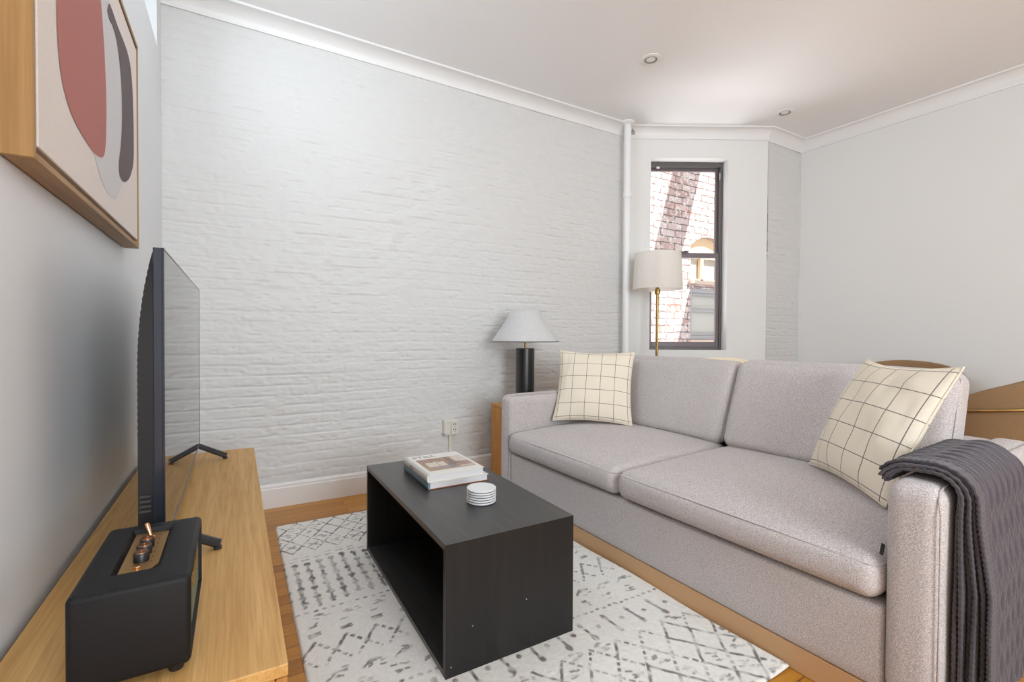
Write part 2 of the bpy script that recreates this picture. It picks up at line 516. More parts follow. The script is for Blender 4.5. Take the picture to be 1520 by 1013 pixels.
def brick_height(nu, nz, L, H, seed, course=0.0645, blen=0.225):
    u = np.linspace(0, L, nu); z = np.linspace(0, H, nz)
    U, Z = np.meshgrid(u, z, indexing='ij')
    Zw = Z + 0.010 * vnoise((nu, nz), (L / 0.7, H / 0.35), seed) + 0.004 * vnoise((nu, nz), (L / 0.12, H / 0.1), seed + 1)
    row = np.floor(Zw / course).astype(int)
    rr = np.random.default_rng(seed + 5)
    offs = rr.random(400); rowd = rr.random(400)
    head = (rr.random(400) < 0.18)
    bl = np.where(head[row], blen * 0.55, blen)
    Uw = U + 0.012 * vnoise((nu, nz), (L / 0.15, H / 0.08), seed + 2) + offs[row] * blen
    col = np.floor(Uw / bl).astype(int)
    fz = Zw / course - row; fu = Uw / bl - col
    bd = np.random.default_rng(seed + 9).random((400, 400))
    dz = np.minimum(fz, 1 - fz) * course; du = np.minimum(fu, 1 - fu) * bl
    s = lambda d, w: np.clip(d / w, 0, 1) ** 0.7
    fade = np.clip(0.75 + 0.7 * vnoise((nu, nz), (L / 0.5, H / 0.3), seed + 3), 0.25, 1.2)
    fadeu = np.clip(0.35 + 0.8 * vnoise((nu, nz), (L / 0.3, H / 0.2), seed + 4), 0.0, 1.0)
    chip = np.clip(0.75 + 0.9 * vnoise((nu, nz), (L / 0.055, H / 0.04), seed + 15), 0.0, 1.4)
    h = -0.0050 * fade * chip * (1 - s(dz, 0.010)) - 0.0026 * fadeu * chip * (1 - s(du, 0.009))
    h += 0.0026 * (bd[row % 400, col % 400] - 0.5) * s(np.minimum(dz, du), 0.016)
    h += 0.0010 * vnoise((nu, nz), (L / 0.06, H / 0.022), seed + 6) + 0.0008 * vnoise((nu, nz), (L / 0.024, H / 0.012), seed + 7)
    h += 0.004 * vnoise((nu, nz), (L / 0.9, H / 0.5), seed + 8)
    pit = np.clip(vnoise((nu, nz), (L / 0.045, H / 0.025), seed + 16) - 0.55, 0, 1)
    h -= 0.008 * pit
    rough = np.clip(vnoise((nu, nz), (L / 0.6, H / 0.5), seed + 10) + (Z / H - 0.62) * 0.9, 0, 1)
    h += 0.0055 * rough * vnoise((nu, nz), (L / 0.06, H / 0.045), seed + 12)
    return U, Z, h

def brick_wall(name, p0, p1, H, seed, back=0.2, nu=None, nz=None):
    """brick face between two floor points (left to right seen from inside) with a solid backing"""
    p0 = Vector(p0); p1 = Vector(p1); d = (p1 - p0); L = d.length; d.normalize()
    nrm = Vector((d.y, -d.x))            # towards the room
    nu = nu or int(L / 0.0085); nz = nz or int(H / 0.0048)
    U, Z, h = brick_height(nu, nz, L, H, seed)
    P = np.stack([p0.x + d.x * U + nrm.x * h, p0.y + d.y * U + nrm.y * h, Z], -1)
    o = fastgrid(name, P, M['white_brick'], flip=False)
    o['kind'] = 'structure'
    bm = bmesh.new(); bm.from_mesh(o.data)
    q = []
    for (uu, ww) in ((0, 0.03), (L, 0.03), (L, back), (0, back)):
        b = p0 + d * uu - nrm * ww
        q.append((b.x, b.y))
    V, F = prism(q, 0, H)
    vs = [bm.verts.new(v) for v in V]
    for f in F:
        bm.faces.new([vs[i] for i in f])
    bm.to_mesh(o.data); bm.free()
    return o

brick_wall('wall_back', (XL - 0.02, YB), (A.x + 0.06, YB), ZC + 0.01, 21)
brick_wall('wall_bay_return', (B.x + 0.005, YCH), (XR + 0.02, YCH), ZC + 0.01, 57)

# wall with the bay window (plaster) ; local u along A->B, v outward
dAB = (B - A); LAB = dAB.length; dAB.normalize(); nAB = Vector((-dAB.y, dAB.x))   # outward (away from room)
WU0, WU1, WZ0, WZ1 = 0.262, 0.992, 0.958, 2.757
def bayM():
    m = Matrix.Identity(4)
    m[0][0], m[1][0] = dAB.x, dAB.y
    m[0][1], m[1][1] = nAB.x, nAB.y
    m[0][3], m[1][3] = A.x, A.y
    return m
BM = bayM()
struct('wall_bay', xf(panel_holes(LAB, ZC, 0.24, [(WU0, WU1, WZ0, WZ1)]), BM), M['white_wall'])

# left wall with a clerestory opening ; the other two walls
TY0, TY1, TZ0, TZ1 = 1.30, 3.17, 2.635, 2.93
LW = (-2.35, -0.55, 0.9, 2.6)
g = panel_holes(YB - YF, ZC, 0.2, [(TY0 - YF, TY1 - YF, TZ0, TZ1), (LW[0] - YF, LW[1] - YF, LW[2], LW[3])])
struct('wall_left', ([(XL - v[1], YF + v[0], v[2]) for v in g[0]], g[1]), M['grey_wall'])
struct('wall_right', box((XR, YF, 0), (XR + 0.2, YCH + 0.25, ZC)), M['white_wall'])
FW = [(0.5, 2.1, 0.85, 2.6), (2.8, 4.4, 0.85, 2.6)]
g = panel_holes(XR - XL, ZC, 0.2, FW)
struct('wall_front', ([(XL + v[0], YF - v[1], v[2]) for v in g[0]], g[1]), M['white_wall'])

# cornices: concave cove with a small bead at the bottom
def cove(h, p):
    pr = [(0, 0), (0, -h), (0.010, -h), (0.012, -h + 0.012), (0.008, -h + 0.016)]
    for k in range(9):
        a = k / 8 * PI / 2
        pr.append((0.008 + (p - 0.02) * (1 - math.cos(a)), -h + 0.016 + (h - 0.030) * math.sin(a)))
    pr += [(p, -0.014), (p, 0)]
    return pr
def cornice(name, pts, h, p):
    """pts: floor-plan points left to right as seen from the room; each with its inward mitre direction"""
    path = [((q[0], q[1], ZC), (m[0], m[1], 0), (0, 0, 1)) for q, m in pts]
    return struct(name, sweep(cove(h, p), path), M['trim'], smooth=True, auto=40)
nin = -nAB
def mitre(n1, n2):
    b = (Vector(n1) + Vector(n2)).normalized()
    return b / b.dot(Vector(n1))
nb = Vector((0, -1))
m1 = mitre(nb, nin); m2 = mitre(nin, nb); m3 = mitre(nb, Vector((-1, 0)))
cornice('trim_1', [((XL, YB), nb), ((A.x, YB), m1)], 0.088, 0.105)
cornice('trim_2', [((A.x, A.y), m1), ((B.x, B.y), m2)], 0.105, 0.075)
cornice('trim_3', [((B.x, B.y), m2), ((XR, YCH), m3)], 0.118, 0.075)
cornice('trim_4', [((XR, YCH), m3), ((XR, YF), Vector((-1, 0)))], 0.118, 0.065)

# baseboards
def baseboard(name, p0, p1, n):
    pr = [(0, 0), (0.019, 0), (0.019, 0.118), (0.016, 0.124), (0.016, 0.136), (0.010, 0.146), (0, 0.150)]
    return struct(name, sweep(pr, [((p0[0], p0[1], 0), (n[0], n[1], 0), (0, 0, 1)), ((p1[0], p1[1], 0), (n[0], n[1], 0), (0, 0, 1))]), M['trim'])
baseboard('baseboard_back', (XL, YB - 0.002), (A.x, YB - 0.002), nb)
baseboard('baseboard_bay', A, B, nin)
baseboard('baseboard_right', (XR, YF), (XR, YCH), (-1, 0))

# ------------------------------------------------------------------ bay window (double hung)
w1 = bpy.data.objects.new('window_1', None); link(w1); w1['kind'] = 'structure'
w1.matrix_world = BM
D0 = 0.105
def rectframe(u0, u1, z0, z1, w, d0, d1, wb=None, wt=None):
    wb = wb or w; wt = wt or w
    return join(box((u0, d0, z0), (u0 + w, d1, z1), 0.003, 1), box((u1 - w, d0, z0), (u1, d1, z1), 0.003, 1),
                box((u0 + w, d0, z0), (u1 - w, d1, z0 + wb), 0.003, 1), box((u0 + w, d0, z1 - wt), (u1 - w, d1, z1), 0.003, 1))
u0, u1, z0, z1 = WU0, WU1, WZ0, WZ1
o = obj('window_frame', rectframe(u0, u1, z0, z1, 0.024, D0, D0 + 0.11, 0.028, 0.040), M['win_frame'], w1)
ZM = 1.872
lo = obj('sash', rectframe(u0 + 0.022, u1 - 0.022, z0 + 0.026, ZM + 0.02, 0.032, D0 + 0.012, D0 + 0.045, 0.050, 0.045), M['win_sash'], w1)
obj('pane', box((u0 + 0.06, D0 + 0.027, z0 + 0.07), (u1 - 0.06, D0 + 0.031, ZM - 0.02)), M['glass'], lo)
hi = obj('sash', rectframe(u0 + 0.022, u1 - 0.022, ZM - 0.02, z1 - 0.036, 0.024, D0 + 0.055, D0 + 0.088, 0.03, 0.030), M['win_sash'], w1)
obj('pane', box((u0 + 0.05, D0 + 0.070, ZM + 0.005), (u1 - 0.05, D0 + 0.074, z1 - 0.065)), M['glass'], hi)
obj('sash_latch', join(box((0.60, D0 - 0.004, ZM + 0.018), (0.66, D0 + 0.03, ZM + 0.030), 0.003), box((0.62, D0 - 0.008, ZM + 0.030), (0.655, D0 + 0.012, ZM + 0.038), 0.003)), M['win_frame'], w1)
obj('blind_clip', box((u0 + 0.085, D0 - 0.006, z1 - 0.062), (u0 + 0.115, D0 + 0.006, z1 - 0.046), 0.002), M['white_plastic'], w1)
for zz in (z1 - 0.16,):
    obj('sash_guide', box((u1 - 0.036, D0 - 0.004, zz), (u1 - 0.024, D0 + 0.012, zz + 0.06), 0.002), M['grey_frame'], w1)

# clerestory window in the left wall
w2 = bpy.data.objects.new('window_2', None); link(w2); w2['kind'] = 'structure'
def yf(y0, y1, zz0, zz1, w, x0, x1):
    return join(box((x0, y0, zz0), (x1, y0 + w, zz1)), box((x0, y1 - w, zz0), (x1, y1, zz1)), box((x0, y0 + w, zz0), (x1, y1 - w, zz0 + w)), box((x0, y0 + w, zz1 - w), (x1, y1 - w, zz1)))
obj('window_frame', yf(TY0, TY1, TZ0, TZ1, 0.02, XL - 0.17, XL - 0.13), M['trim'], w2)
obj('pane', box((XL - 0.152, TY0 + 0.02, TZ0 + 0.02), (XL - 0.148, TY1 - 0.02, TZ1 - 0.02)), M['glass'], w2)
# windows behind the photographer
w5 = bpy.data.objects.new('window_5', None); link(w5); w5['kind'] = 'structure'
obj('window_frame', yf(LW[0], LW[1], LW[2], LW[3], 0.05, XL - 0.14, XL - 0.08), M['trim'], w5)
for k, (a, b, c, d) in enumerate(FW):
    w = bpy.data.objects.new('window_%d' % (k + 3), None); link(w); w['kind'] = 'structure'
    fr = rectframe(a, b, c, d, 0.05, 0.09, 0.15)
    fr = join(fr, box((a, 0.10, (c + d) / 2 - 0.02), (b, 0.14, (c + d) / 2 + 0.02)))
    obj('window_frame', ([(XL + v[0], YF - v[1], v[2]) for v in fr[0]], fr[1]), M['trim'], w)

# ------------------------------------------------------------------ the neighbouring building
YE = 5.4
AX0, AX1, ASP, ATOP, ASILL = 6.64, 7.60, 2.62, 2.80, 2.03
LX0, LX1, LZ0, LZ1 = 6.64, 7.62, 1.02, 1.90
def arch_poly(x0, x1, zs, zt, n=10):
    c = (x0 + x1) / 2; w = (x1 - x0) / 2; r = (w * w + (zt - zs) ** 2) / (2 * (zt - zs)); a = math.asin(w / r)
    return [(c + r * math.sin(-a + 2 * a * k / n), zt - r + r * math.cos(-a + 2 * a * k / n)) for k in range(n + 1)]
def ext_wall():
    gs = []
    x0, x1, zb, zt = 2.5, 11.0, -1.0, 6.0
    def slab(a, b, c, d):
        if b > a and d > c:
            gs.append(box((a, YE, c), (b, YE + 0.4, d)))
    slab(x0, AX0, zb, zt); slab(AX1, x1, zb, zt)
    slab(AX0, AX1, zb, LZ0); slab(AX0, AX1, LZ1, ASILL); slab(AX0, AX1, ATOP + 0.02, zt)
    ap = arch_poly(AX0, AX1, ASP, ATOP)
    poly = ap + [(AX1, ATOP + 0.02), (AX0, ATOP + 0.02)]
    V, F = prism(poly, 0, 0.4)
    gs.append(([(v[0], YE + v[2], v[1]) for v in V], F))
    # slabs added out of sight, placed to cast the shade bands on the brick
    gs.append(box((6.58, YE - 1.75, 4.95), (7.20, YE, 5.05)))
    gs.append(box((7.02, 3.60, 3.08), (8.30, 4.62, 3.14))); gs.append(box((8.10, 4.62, 3.08), (8.30, YE, 3.14)))
    return join(*gs)
struct('wall_exterior', ext_wall(), M['ext_brick'])
# arched window: a thing of the neighbouring building
t = thing('arched_window', 'arched window with tan head panel in the brick building outside', 'window', ((AX0 + AX1) / 2, YE + 0.2, ASILL))
cx, cy, cz = t.location
ap = arch_poly(AX0 + 0.01, AX1 - 0.01, ASP, ATOP - 0.005)
V, F = prism([(AX0 + 0.01, 2.44)] + ap + [(AX1 - 0.01, 2.44)], 0.0, 0.05)
obj('arch_panel', ([(v[0] - cx, YE + 0.10 + v[2] - cy, v[1] - cz) for v in V], F), M['tan_panel'], t)
def ebox(a, b, bev=0.004):
    return move(box(a, b, bev, 1), (-cx, -cy, -cz))
obj('window_frame', join(ebox((AX0, YE + 0.10, ASILL), (AX0 + 0.09, YE + 0.16, 2.44)), ebox((AX1 - 0.09, YE + 0.10, ASILL), (AX1, YE + 0.16, 2.44)), ebox((7.02, YE + 0.10, ASILL), (7.10, YE + 0.16, 2.44)), ebox((AX0 + 0.09, YE + 0.10, ASILL), (AX1 - 0.09, YE + 0.16, ASILL + 0.05))), M['tan_panel'], t)
obj('curtain', join(ebox((7.12, YE + 0.20, ASILL), (7.32, YE + 0.23, 2.44))), M['curtain'], t)
obj('pane', join(ebox((AX0, YE + 0.17, ASILL), (AX1, YE + 0.18, 2.44), 0)), M['dull_pane'], t)
obj('window_sill', ebox((AX0 - 0.06, YE - 0.07, ASILL - 0.06), (AX1 + 0.06, YE + 0.19, ASILL), 0.01), M['sill_stone'], t)
t = thing('lower_window', 'grey framed dusty window below the arched one outside', 'window', ((LX0 + LX1) / 2, YE + 0.2, LZ0))
cx, cy, cz = t.location
def fr2(x0, x1, zz0, zz1, w, y0, y1):
    return join(ebox((x0, y0, zz0), (x0 + w, y1, zz1)), ebox((x1 - w, y0, zz0), (x1, y1, zz1)), ebox((x0 + w, y0, zz0), (x1 - w, y1, zz0 + w)), ebox((x0 + w, y0, zz1 - w), (x1 - w, y1, zz1)))
obj('window_frame', fr2(LX0, LX1, LZ0, LZ1, 0.07, YE + 0.02, YE + 0.14), M['grey_frame'], t)
obj('sash', join(fr2(LX0 + 0.07, LX1 - 0.07, LZ0 + 0.07, LZ1 - 0.07, 0.05, YE + 0.06, YE + 0.12), ebox((LX0 + 0.12, YE + 0.06, 1.50), (LX1 - 0.12, YE + 0.12, 1.55))), M['grey_frame'], t)
obj('pane', ebox((LX0 + 0.1, YE + 0.115, LZ0 + 0.1), (LX1 - 0.1, YE + 0.125, LZ1 - 0.1), 0), M['dull_pane'], t)
obj('window_sill', ebox((LX0 - 0.04, YE - 0.06, LZ0 - 0.06), (LX1 + 0.04, YE + 0.15, LZ0), 0.01), M['sill_stone'], t)

# ------------------------------------------------------------------ heating pipe in the corner
px_, py_ = 3.085, 3.215
t = thing('heating_pipe', 'white painted riser pipe in the corner between brick wall and window', 'pipe', (px_, py_, 0))
obj('pipe', lathe([(0.031, 0.0), (0.031, ZC)], 24), M['pipe'], t, True, 40)
obj('coupling', join(lathe([(0.033, 2.345), (0.0375, 2.350), (0.0375, 2.385), (0.033, 2.390)], 24)), M['pipe'], t, True, 40)
obj('collar', lathe([(0.032, ZC - 0.028), (0.042, ZC - 0.020), (0.058, ZC - 0.012), (0.062, ZC - 0.001)], 28), M['pipe'], t, True, 40)
va = obj('air_valve', xf(lathe([(0.010, 0), (0.010, 0.022), (0.018, 0.024), (0.018, 0.045), (0.010, 0.052)], 14), Matrix.Translation((0.026, -0.006, 2.945)) @ Matrix.Rotation(math.radians(80), 4, 'Y')), M['chrome'], t, True, 40)
obj('valve_screw', xf(lathe([(0.007, 0), (0.007, 0.028)], 10), Matrix.Translation((0.055, -0.006, 2.958))), M['chrome'], va, True, 40)

# ------------------------------------------------------------------ recessed downlights
def downlight(x, y, lab):
    t = thing('downlight', lab, 'light', (x, y, ZC), 0, 'recessed ceiling lights')
    obj('trim_ring', lathe([(0.072, 0.0), (0.072, -0.004), (0.064, -0.007), (0.047, -0.007), (0.044, -0.003), (0.044, 0.0)], 36), M['white_plastic'], t, True, 35)
    obj('reflector', lathe([(0.046, -0.0062), (0.034, -0.0022), (0.030, -0.0012)], 36, False, False), M['lamp_ring'], t, True, 40)
    obj('lens', lathe([(0.031, -0.0008), (0.031, -0.0030), (0.024, -0.0050), (0.010, -0.0060)], 32), M['lens'], t, True, 40)
downlight(2.521, 2.407, 'recessed ceiling downlight nearer the middle of the ceiling')
downlight(4.115, 2.379, 'recessed ceiling downlight over the window corner by the right wall')

# ------------------------------------------------------------------ framed painting on the left wall
PY0, PY1, PZ0, PZ1, PXF, PXB = 1.170, 2.245, 1.412, 2.165, -0.312, XL + 0.003
t = thing('framed_painting', 'large abstract painting with red and grey shapes in deep oak frame', 'painting', (XL, (PY0 + PY1) / 2, PZ0))
ox, oy, oz = t.location
def pb(a, b, bev=0.0015):
    return move(box(a, b, bev, 1), (-ox, -oy, -oz))
fwid = 0.015
f_ = obj('frame', join(withmat(pb((PXB, PY0, PZ0), (PXF, PY0 + fwid, PZ1)), 0), withmat(pb((PXB, PY1 - fwid, PZ0), (PXF, PY1, PZ1)), 0),
    withmat(pb((PXB, PY0 + fwid, PZ0), (PXF, PY1 - fwid, PZ0 + fwid)), 1), withmat(pb((PXB, PY0 + fwid, PZ1 - fwid), (PXF, PY1 - fwid, PZ1)), 1)), [M['frame_oak_z'], M['frame_oak_y']], t)
obj('frame_backing', pb((PXB, PY0 + fwid, PZ0 + fwid), (PXB + 0.006, PY1 - fwid, PZ1 - fwid), 0), M['table_edge'], t)
gap = 0.013
CX = PXF - 0.001
cgeo = withmat(pb((PXB + 0.006, PY0 + fwid + gap, PZ0 + fwid + gap), (CX, PY1 - fwid - gap, PZ1 - fwid - gap), 0.002), 0)
def smoothpoly(pts, n=8):
    P = [np.array(p, float) for p in pts]; m = len(P); out = []
    for i in range(m):
        p0, p1, p2, p3 = P[i - 1], P[i], P[(i + 1) % m], P[(i + 2) % m]
        for k in range(n):
            s = k / n
            out.append(tuple(0.5 * ((2 * p1) + (-p0 + p2) * s + (2 * p0 - 5 * p1 + 4 * p2 - p3) * s * s + (-p0 + 3 * p1 - 3 * p2 + p3) * s ** 3)))
    return out
def artshape(pts, mi, lift):
    sp = smoothpoly(pts)
    V = [(CX + lift - ox, y - oy, z - oz) for y, z in sp]
    return V, [tuple(range(len(V)))], [mi]
red = [(1.306, 1.80), (1.311, 1.695), (1.340, 1.622), (1.412, 1.578), (1.545, 1.560), (1.650, 1.566), (1.712, 1.600), (1.732, 1.70), (1.728, 1.80), (1.703, 1.92), (1.66, 2.03), (1.58, 2.11), (1.46, 2.12), (1.36, 2.03), (1.315, 1.90)]
gry = [(1.753, 2.012), (1.775, 2.045), (1.815, 2.050), (1.885, 2.045), (1.965, 2.046), (2.040, 2.042), (2.095, 2.020), (2.128, 1.96), (2.142, 1.88), (2.148, 1.79), (2.140, 1.705), (2.085, 1.642), (2.020, 1.604), (1.955, 1.585), (1.905, 1.590), (1.895, 1.625), (1.925, 1.69), (1.945, 1.77), (1.945, 1.86), (1.925, 1.925), (1.880, 1.985), (1.820, 2.005), (1.780, 2.000)]
wht = [(1.56, 1.62), (1.62, 1.54), (1.72, 1.498), (1.84, 1.502), (1.93, 1.56), (2.02, 1.62), (2.06, 1.72), (2.05, 1.86), (1.98, 1.97), (1.86, 2.04), (1.74, 2.05), (1.64, 1.98), (1.58, 1.82)]
obj('canvas', join(cgeo, artshape(wht, 3, 0.0006), artshape(red, 1, 0.0012), artshape(gry, 2, 0.0012)), [M['canvas'], M['art_red'], M['art_grey'], M['art_white']], t)

# ------------------------------------------------------------------ media console
CX0, CX1, CY0, CY1, CZ = -0.343, 0.075, 0.868, 2.60, 0.545
t = thing('media_console', 'long low oak media console under the television by the left wall', 'sideboard', ((CX0 + CX1) / 2, (CY0 + CY1) / 2, 0))
ox, oy, oz = t.location
def lb(a, b, bev=0.002, seg=1):
    return move(box(a, b, bev, seg), (-ox, -oy, -oz))
obj('top', lb((CX0, CY0, CZ - 0.022), (CX1, CY1, CZ), 0.0025, 2), M['oak'], t)
obj('side_panel', lb((CX0, CY0 + 0.001, 0.06), (CX1 - 0.02, CY0 + 0.021, CZ - 0.0225)), M['oak_z'], t)
obj('side_panel', lb((CX0, CY1 - 0.021, 0.06), (CX1 - 0.02, CY1 - 0.001, CZ - 0.0225)), M['oak_z'], t)
obj('back_panel', lb((CX0, CY0 + 0.022, 0.06), (CX0 + 0.01, CY1 - 0.022, CZ - 0.023)), M['oak'], t)
obj('bottom_panel', lb((CX0 + 0.011, CY0 + 0.022, 0.06), (CX1 - 0.021, CY1 - 0.022, 0.08)), M['oak'], t)
obj('plinth', lb((CX0 + 0.03, CY0 + 0.05, 0.0), (CX1 - 0.05, CY1 - 0.05, 0.0595)), M['oak'], t)
dl = (CY1 - CY0 - 0.004) / 3
for k in range(3):
    obj('door', lb((CX1 - 0.019, CY0 + 0.001 + k * (dl + 0.001), 0.062), (CX1 - 0.001, CY0 + 0.001 + k * (dl + 0.001) + dl - 0.002, CZ - 0.024)), M['oak_z'], t)

# ------------------------------------------------------------------ television
TVX, TVY0, TVY1, TVZ0, TVZ1 = -0.138, 1.305, 2.490, 0.612, 1.288
t = thing('television', 'flat screen television on splayed black feet on the oak console', 'television', (TVX, (TVY0 + TVY1) / 2, CZ))
ox, oy, oz = t.location
obj('bezel', join(lb((TVX - 0.020, TVY0, TVZ0), (TVX - 0.001, TVY1, TVZ1), 0.002, 2), lb((TVX - 0.004, TVY0, TVZ0), (TVX + 0.0015, TVY1, TVZ0 + 0.008), 0.001), lb((TVX - 0.004, TVY0, TVZ1 - 0.003), (TVX + 0.0008, TVY1, TVZ1), 0.0003), lb((TVX - 0.004, TVY1 - 0.003, TVZ0), (TVX + 0.0008, TVY1, TVZ1), 0.0003), lb((TVX - 0.004, TVY0, TVZ0), (TVX + 0.0008, TVY0 + 0.003, TVZ1), 0.0003)), M['tv_bezel'], t)
obj('screen', lb((TVX - 0.002, TVY0 + 0.004, TVZ0 + 0.007), (TVX, TVY1 - 0.004, TVZ1 - 0.004), 0.0008), M['tv_screen'], t)
# bulged back cover: profile in (depth, z), ribbed
NZ, NY = 170, 24
zz = np.linspace(TVZ0 + 0.004, TVZ1 - 0.01, NZ); fr = (TVZ1 - zz) / (TVZ1 - TVZ0)
dep = 0.030 * np.clip(1 - (1 - np.clip(fr / 0.42, 0, 1)) ** 2.2, 0, 1)
dep = dep + 0.0006 * np.sin(zz * 2 * PI / 0.015) * (fr < 0.62) * (fr > 0.05)
yy = np.linspace(TVY0 + 0.006, TVY1 - 0.006, NY)
prof = np.clip(np.minimum(np.arange(NY), NY - 1 - np.arange(NY)) / 1.0, 0, 1)
P = np.zeros((NZ, NY, 3))
P[..., 0] = TVX - 0.0195 - dep[:, None] * prof[None] - ox; P[..., 1] = yy[None] - oy; P[..., 2] = zz[:, None] - oz
# the near and far flanks lie close to the bezel edge
P[:, 1, 1] = TVY0 + 0.010 - oy; P[:, -2, 1] = TVY1 - 0.010 - oy
fastgrid('back_cover', P, M['black_plastic'], t, smooth=False)
vents = [move(box((TVX - 0.046, TVY0 + 0.003, z), (TVX - 0.026, TVY0 + 0.010, z + 0.004)), (-ox, -oy, -oz)) for z in (0.700, 0.711, 0.722, 0.733)]
obj('vent', join(*vents), M['dark_slot'], t)
for yl in (TVY0 + 0.115, TVY1 - 0.065):
    pts = [(-0.036, yl, CZ + 0.0135), (-0.046, yl, CZ + 0.0175), (-0.136, yl, CZ + 0.066), (-0.148, yl, CZ + 0.068), (-0.158, yl, CZ + 0.064), (-0.232, yl, CZ + 0.017), (-0.242, yl, CZ + 0.013)]
    leg = tube([(p[0] - ox, p[1] - oy, p[2] - oz) for p in pts], 0.0125, 8, sq=0.9)
    leg = join(leg, lb((-0.050, yl - 0.010, CZ + 0.0002), (-0.032, yl + 0.010, CZ + 0.010), 0.003), lb((-0.246, yl - 0.010, CZ + 0.0002), (-0.228, yl + 0.010, CZ + 0.010), 0.003))
    obj('leg', leg, M['black_plastic'], t, True, 40)

# ------------------------------------------------------------------ loudspeaker
SX0, SX1, SY0, SY1, SZ0, SZ1 = -0.219, -0.064, 0.922, 1.215, CZ + 0.014, 0.706
t = thing('loudspeaker', 'black retro loudspeaker with brass control panel on the console', 'speaker', ((SX0 + SX1) / 2, (SY0 + SY1) / 2, CZ))
ox, oy, oz = t.location
bm = bmesh.new()
V, F = box((SX0, SY0, SZ0), (SX1, SY1, SZ1))
vs = [bm.verts.new((v[0] - ox, v[1] - oy, v[2] - oz)) for v in V]
for f in F:
    bm.faces.new([vs[i] for i in f])
bmesh.ops.recalc_face_normals(bm, faces=bm.faces)
bmesh.ops.bevel(bm, geom=list(bm.edges), offset=0.010, segments=4, profile=0.5, affect='EDGES')
bm.faces.ensure_lookup_table()
big = sorted(bm.faces, key=lambda f: -f.calc_area())
front = max(big[:6], key=lambda f: f.calc_center_median().x)
topf = max(big[:6], key=lambda f: f.calc_center_median().z)
r = bmesh.ops.inset_individual(bm, faces=[front], thickness=0.004, depth=0)
bmesh.ops.translate(bm, verts=list(front.verts), vec=(-0.013, 0, 0))
bmesh.ops.inset_individual(bm, faces=[topf], thickness=0.02, depth=0)
PX0, PX1, PYA, PYB_ = -0.170, -0.117, 0.985, 1.178
for v in topf.verts:
    x = v.co.x + ox; y = v.co.y + oy
    v.co.x = (PX0 - 0.006 if x < (SX0 + SX1) / 2 else PX1 + 0.006) - ox
    v.co.y = (PYA - 0.006 if y < (SY0 + SY1) / 2 else PYB_ + 0.006) - oy
bmesh.ops.inset_individual(bm, faces=[topf], thickness=0.005, depth=0)
bmesh.ops.translate(bm, verts=list(topf.verts), vec=(0, 0, -0.010))
obj('cabinet', frombm(bm), M['black_vinyl'], t, True, 35)
gr = obj('grille', lb((SX1 - 0.0125, SY0 + 0.013, SZ0 + 0.013), (SX1 - 0.006, SY1 - 0.013, SZ1 - 0.013), 0.003, 2), M['grille'], t)
pz = SZ1 - 0.0098
poly = [(PX0, PYA), (PX0 + 0.028, PYA - 0.001), (PX0 + 0.042, PYA + 0.008), (PX1, PYA + 0.030), (PX1, PYB_ - 0.004), (PX0, PYB_)]
V, F = prism(poly, pz, pz + 0.002)
pan = obj('control_panel', move((V, F), (-ox, -oy, -oz)), M['brass_panel'], t)
marks = [move(lathe([(0.0016, 0), (0.0016, 0.0004)], 8), (PX1 - 0.012 - ox, y - oy, pz + 0.002 - oz)) for y in np.linspace(1.03, 1.155, 7)]
obj('panel_mark', join(*marks), M['dark_slot'], pan)
for y in (1.040, 1.072, 1.104):
    k = obj('knob', move(lathe([(0.0115, 0), (0.0115, 0.014), (0.0105, 0.0155)], 24), (-0.144 - ox, y - oy, pz + 0.002 - oz)), M['black_plastic'], t, True, 40)
    obj('knob_cap', join(move(lathe([(0.0100, 0.0155), (0.0098, 0.0170), (0.006, 0.0166)], 24), (-0.144 - ox, y - oy, pz + 0.002 - oz)), move(box((-0.0008, 0.002, 0.0168), (0.0008, 0.009, 0.0176)), (-0.144 - ox, y - oy, pz + 0.002 - oz))), M['copper'], k, True, 40)
obj('toggle_switch', join(move(lathe([(0.007, 0), (0.007, 0.004), (0.004, 0.006)], 16), (-0.143 - ox, 1.142 - oy, pz + 0.002 - oz)),
    xf(lathe([(0.0028, 0), (0.0042, 0.020), (0.0042, 0.026), (0.002, 0.028)], 14), Matrix.Translation((-0.143 - ox, 1.142 - oy, pz + 0.006 - oz)) @ Matrix.Rotation(math.radians(-18), 4, 'Y') @ Matrix.Rotation(math.radians(-20), 4, 'X'))), M['copper'], t, True, 40)
obj('jack_socket', move(lathe([(0.0055, 0), (0.0055, 0.003), (0.003, 0.004)], 16), (-0.146 - ox, 1.010 - oy, pz + 0.002 - oz)), M['copper'], t, True, 40)
for x in (SX0 + 0.022, SX1 - 0.022):
    for y in (SY0 + 0.025, SY1 - 0.025):
        obj('foot', move(lathe([(0.010, 0.0002), (0.012, 0.006), (0.012, 0.0145)], 16), (x - ox, y - oy, 0)), M['black_plastic'], t, True, 40)

def text_geo(s, size, extrude=0.0004):
    cu = bpy.data.curves.new('lettering', 'FONT'); cu.body = s; cu.size = size; cu.extrude = extrude; cu.align_x = 'CENTER'; cu.align_y = 'CENTER'
    ob = bpy.data.objects.new('lettering', cu); COL.objects.link(ob)
    dg = bpy.context.evaluated_depsgraph_get(); dg.update()
    me = bpy.data.meshes.new_from_object(ob.evaluated_get(dg))
    V = [tuple(v.co) for v in me.vertices]; F = [tuple(p.vertices) for p in me.polygons]
    bpy.data.objects.remove(ob); bpy.data.curves.remove(cu); bpy.data.meshes.remove(me)
    return V, F
tg = text_geo('Marshall', 0.040, 0.001)
tg = ([(v[2] * 1.0 + SX1 - 0.0045 - ox, v[0] + 1.06 - oy, v[1] + 0.655 - oz) for v in tg[0]], tg[1])
obj('logo', tg, M['brass'], gr)

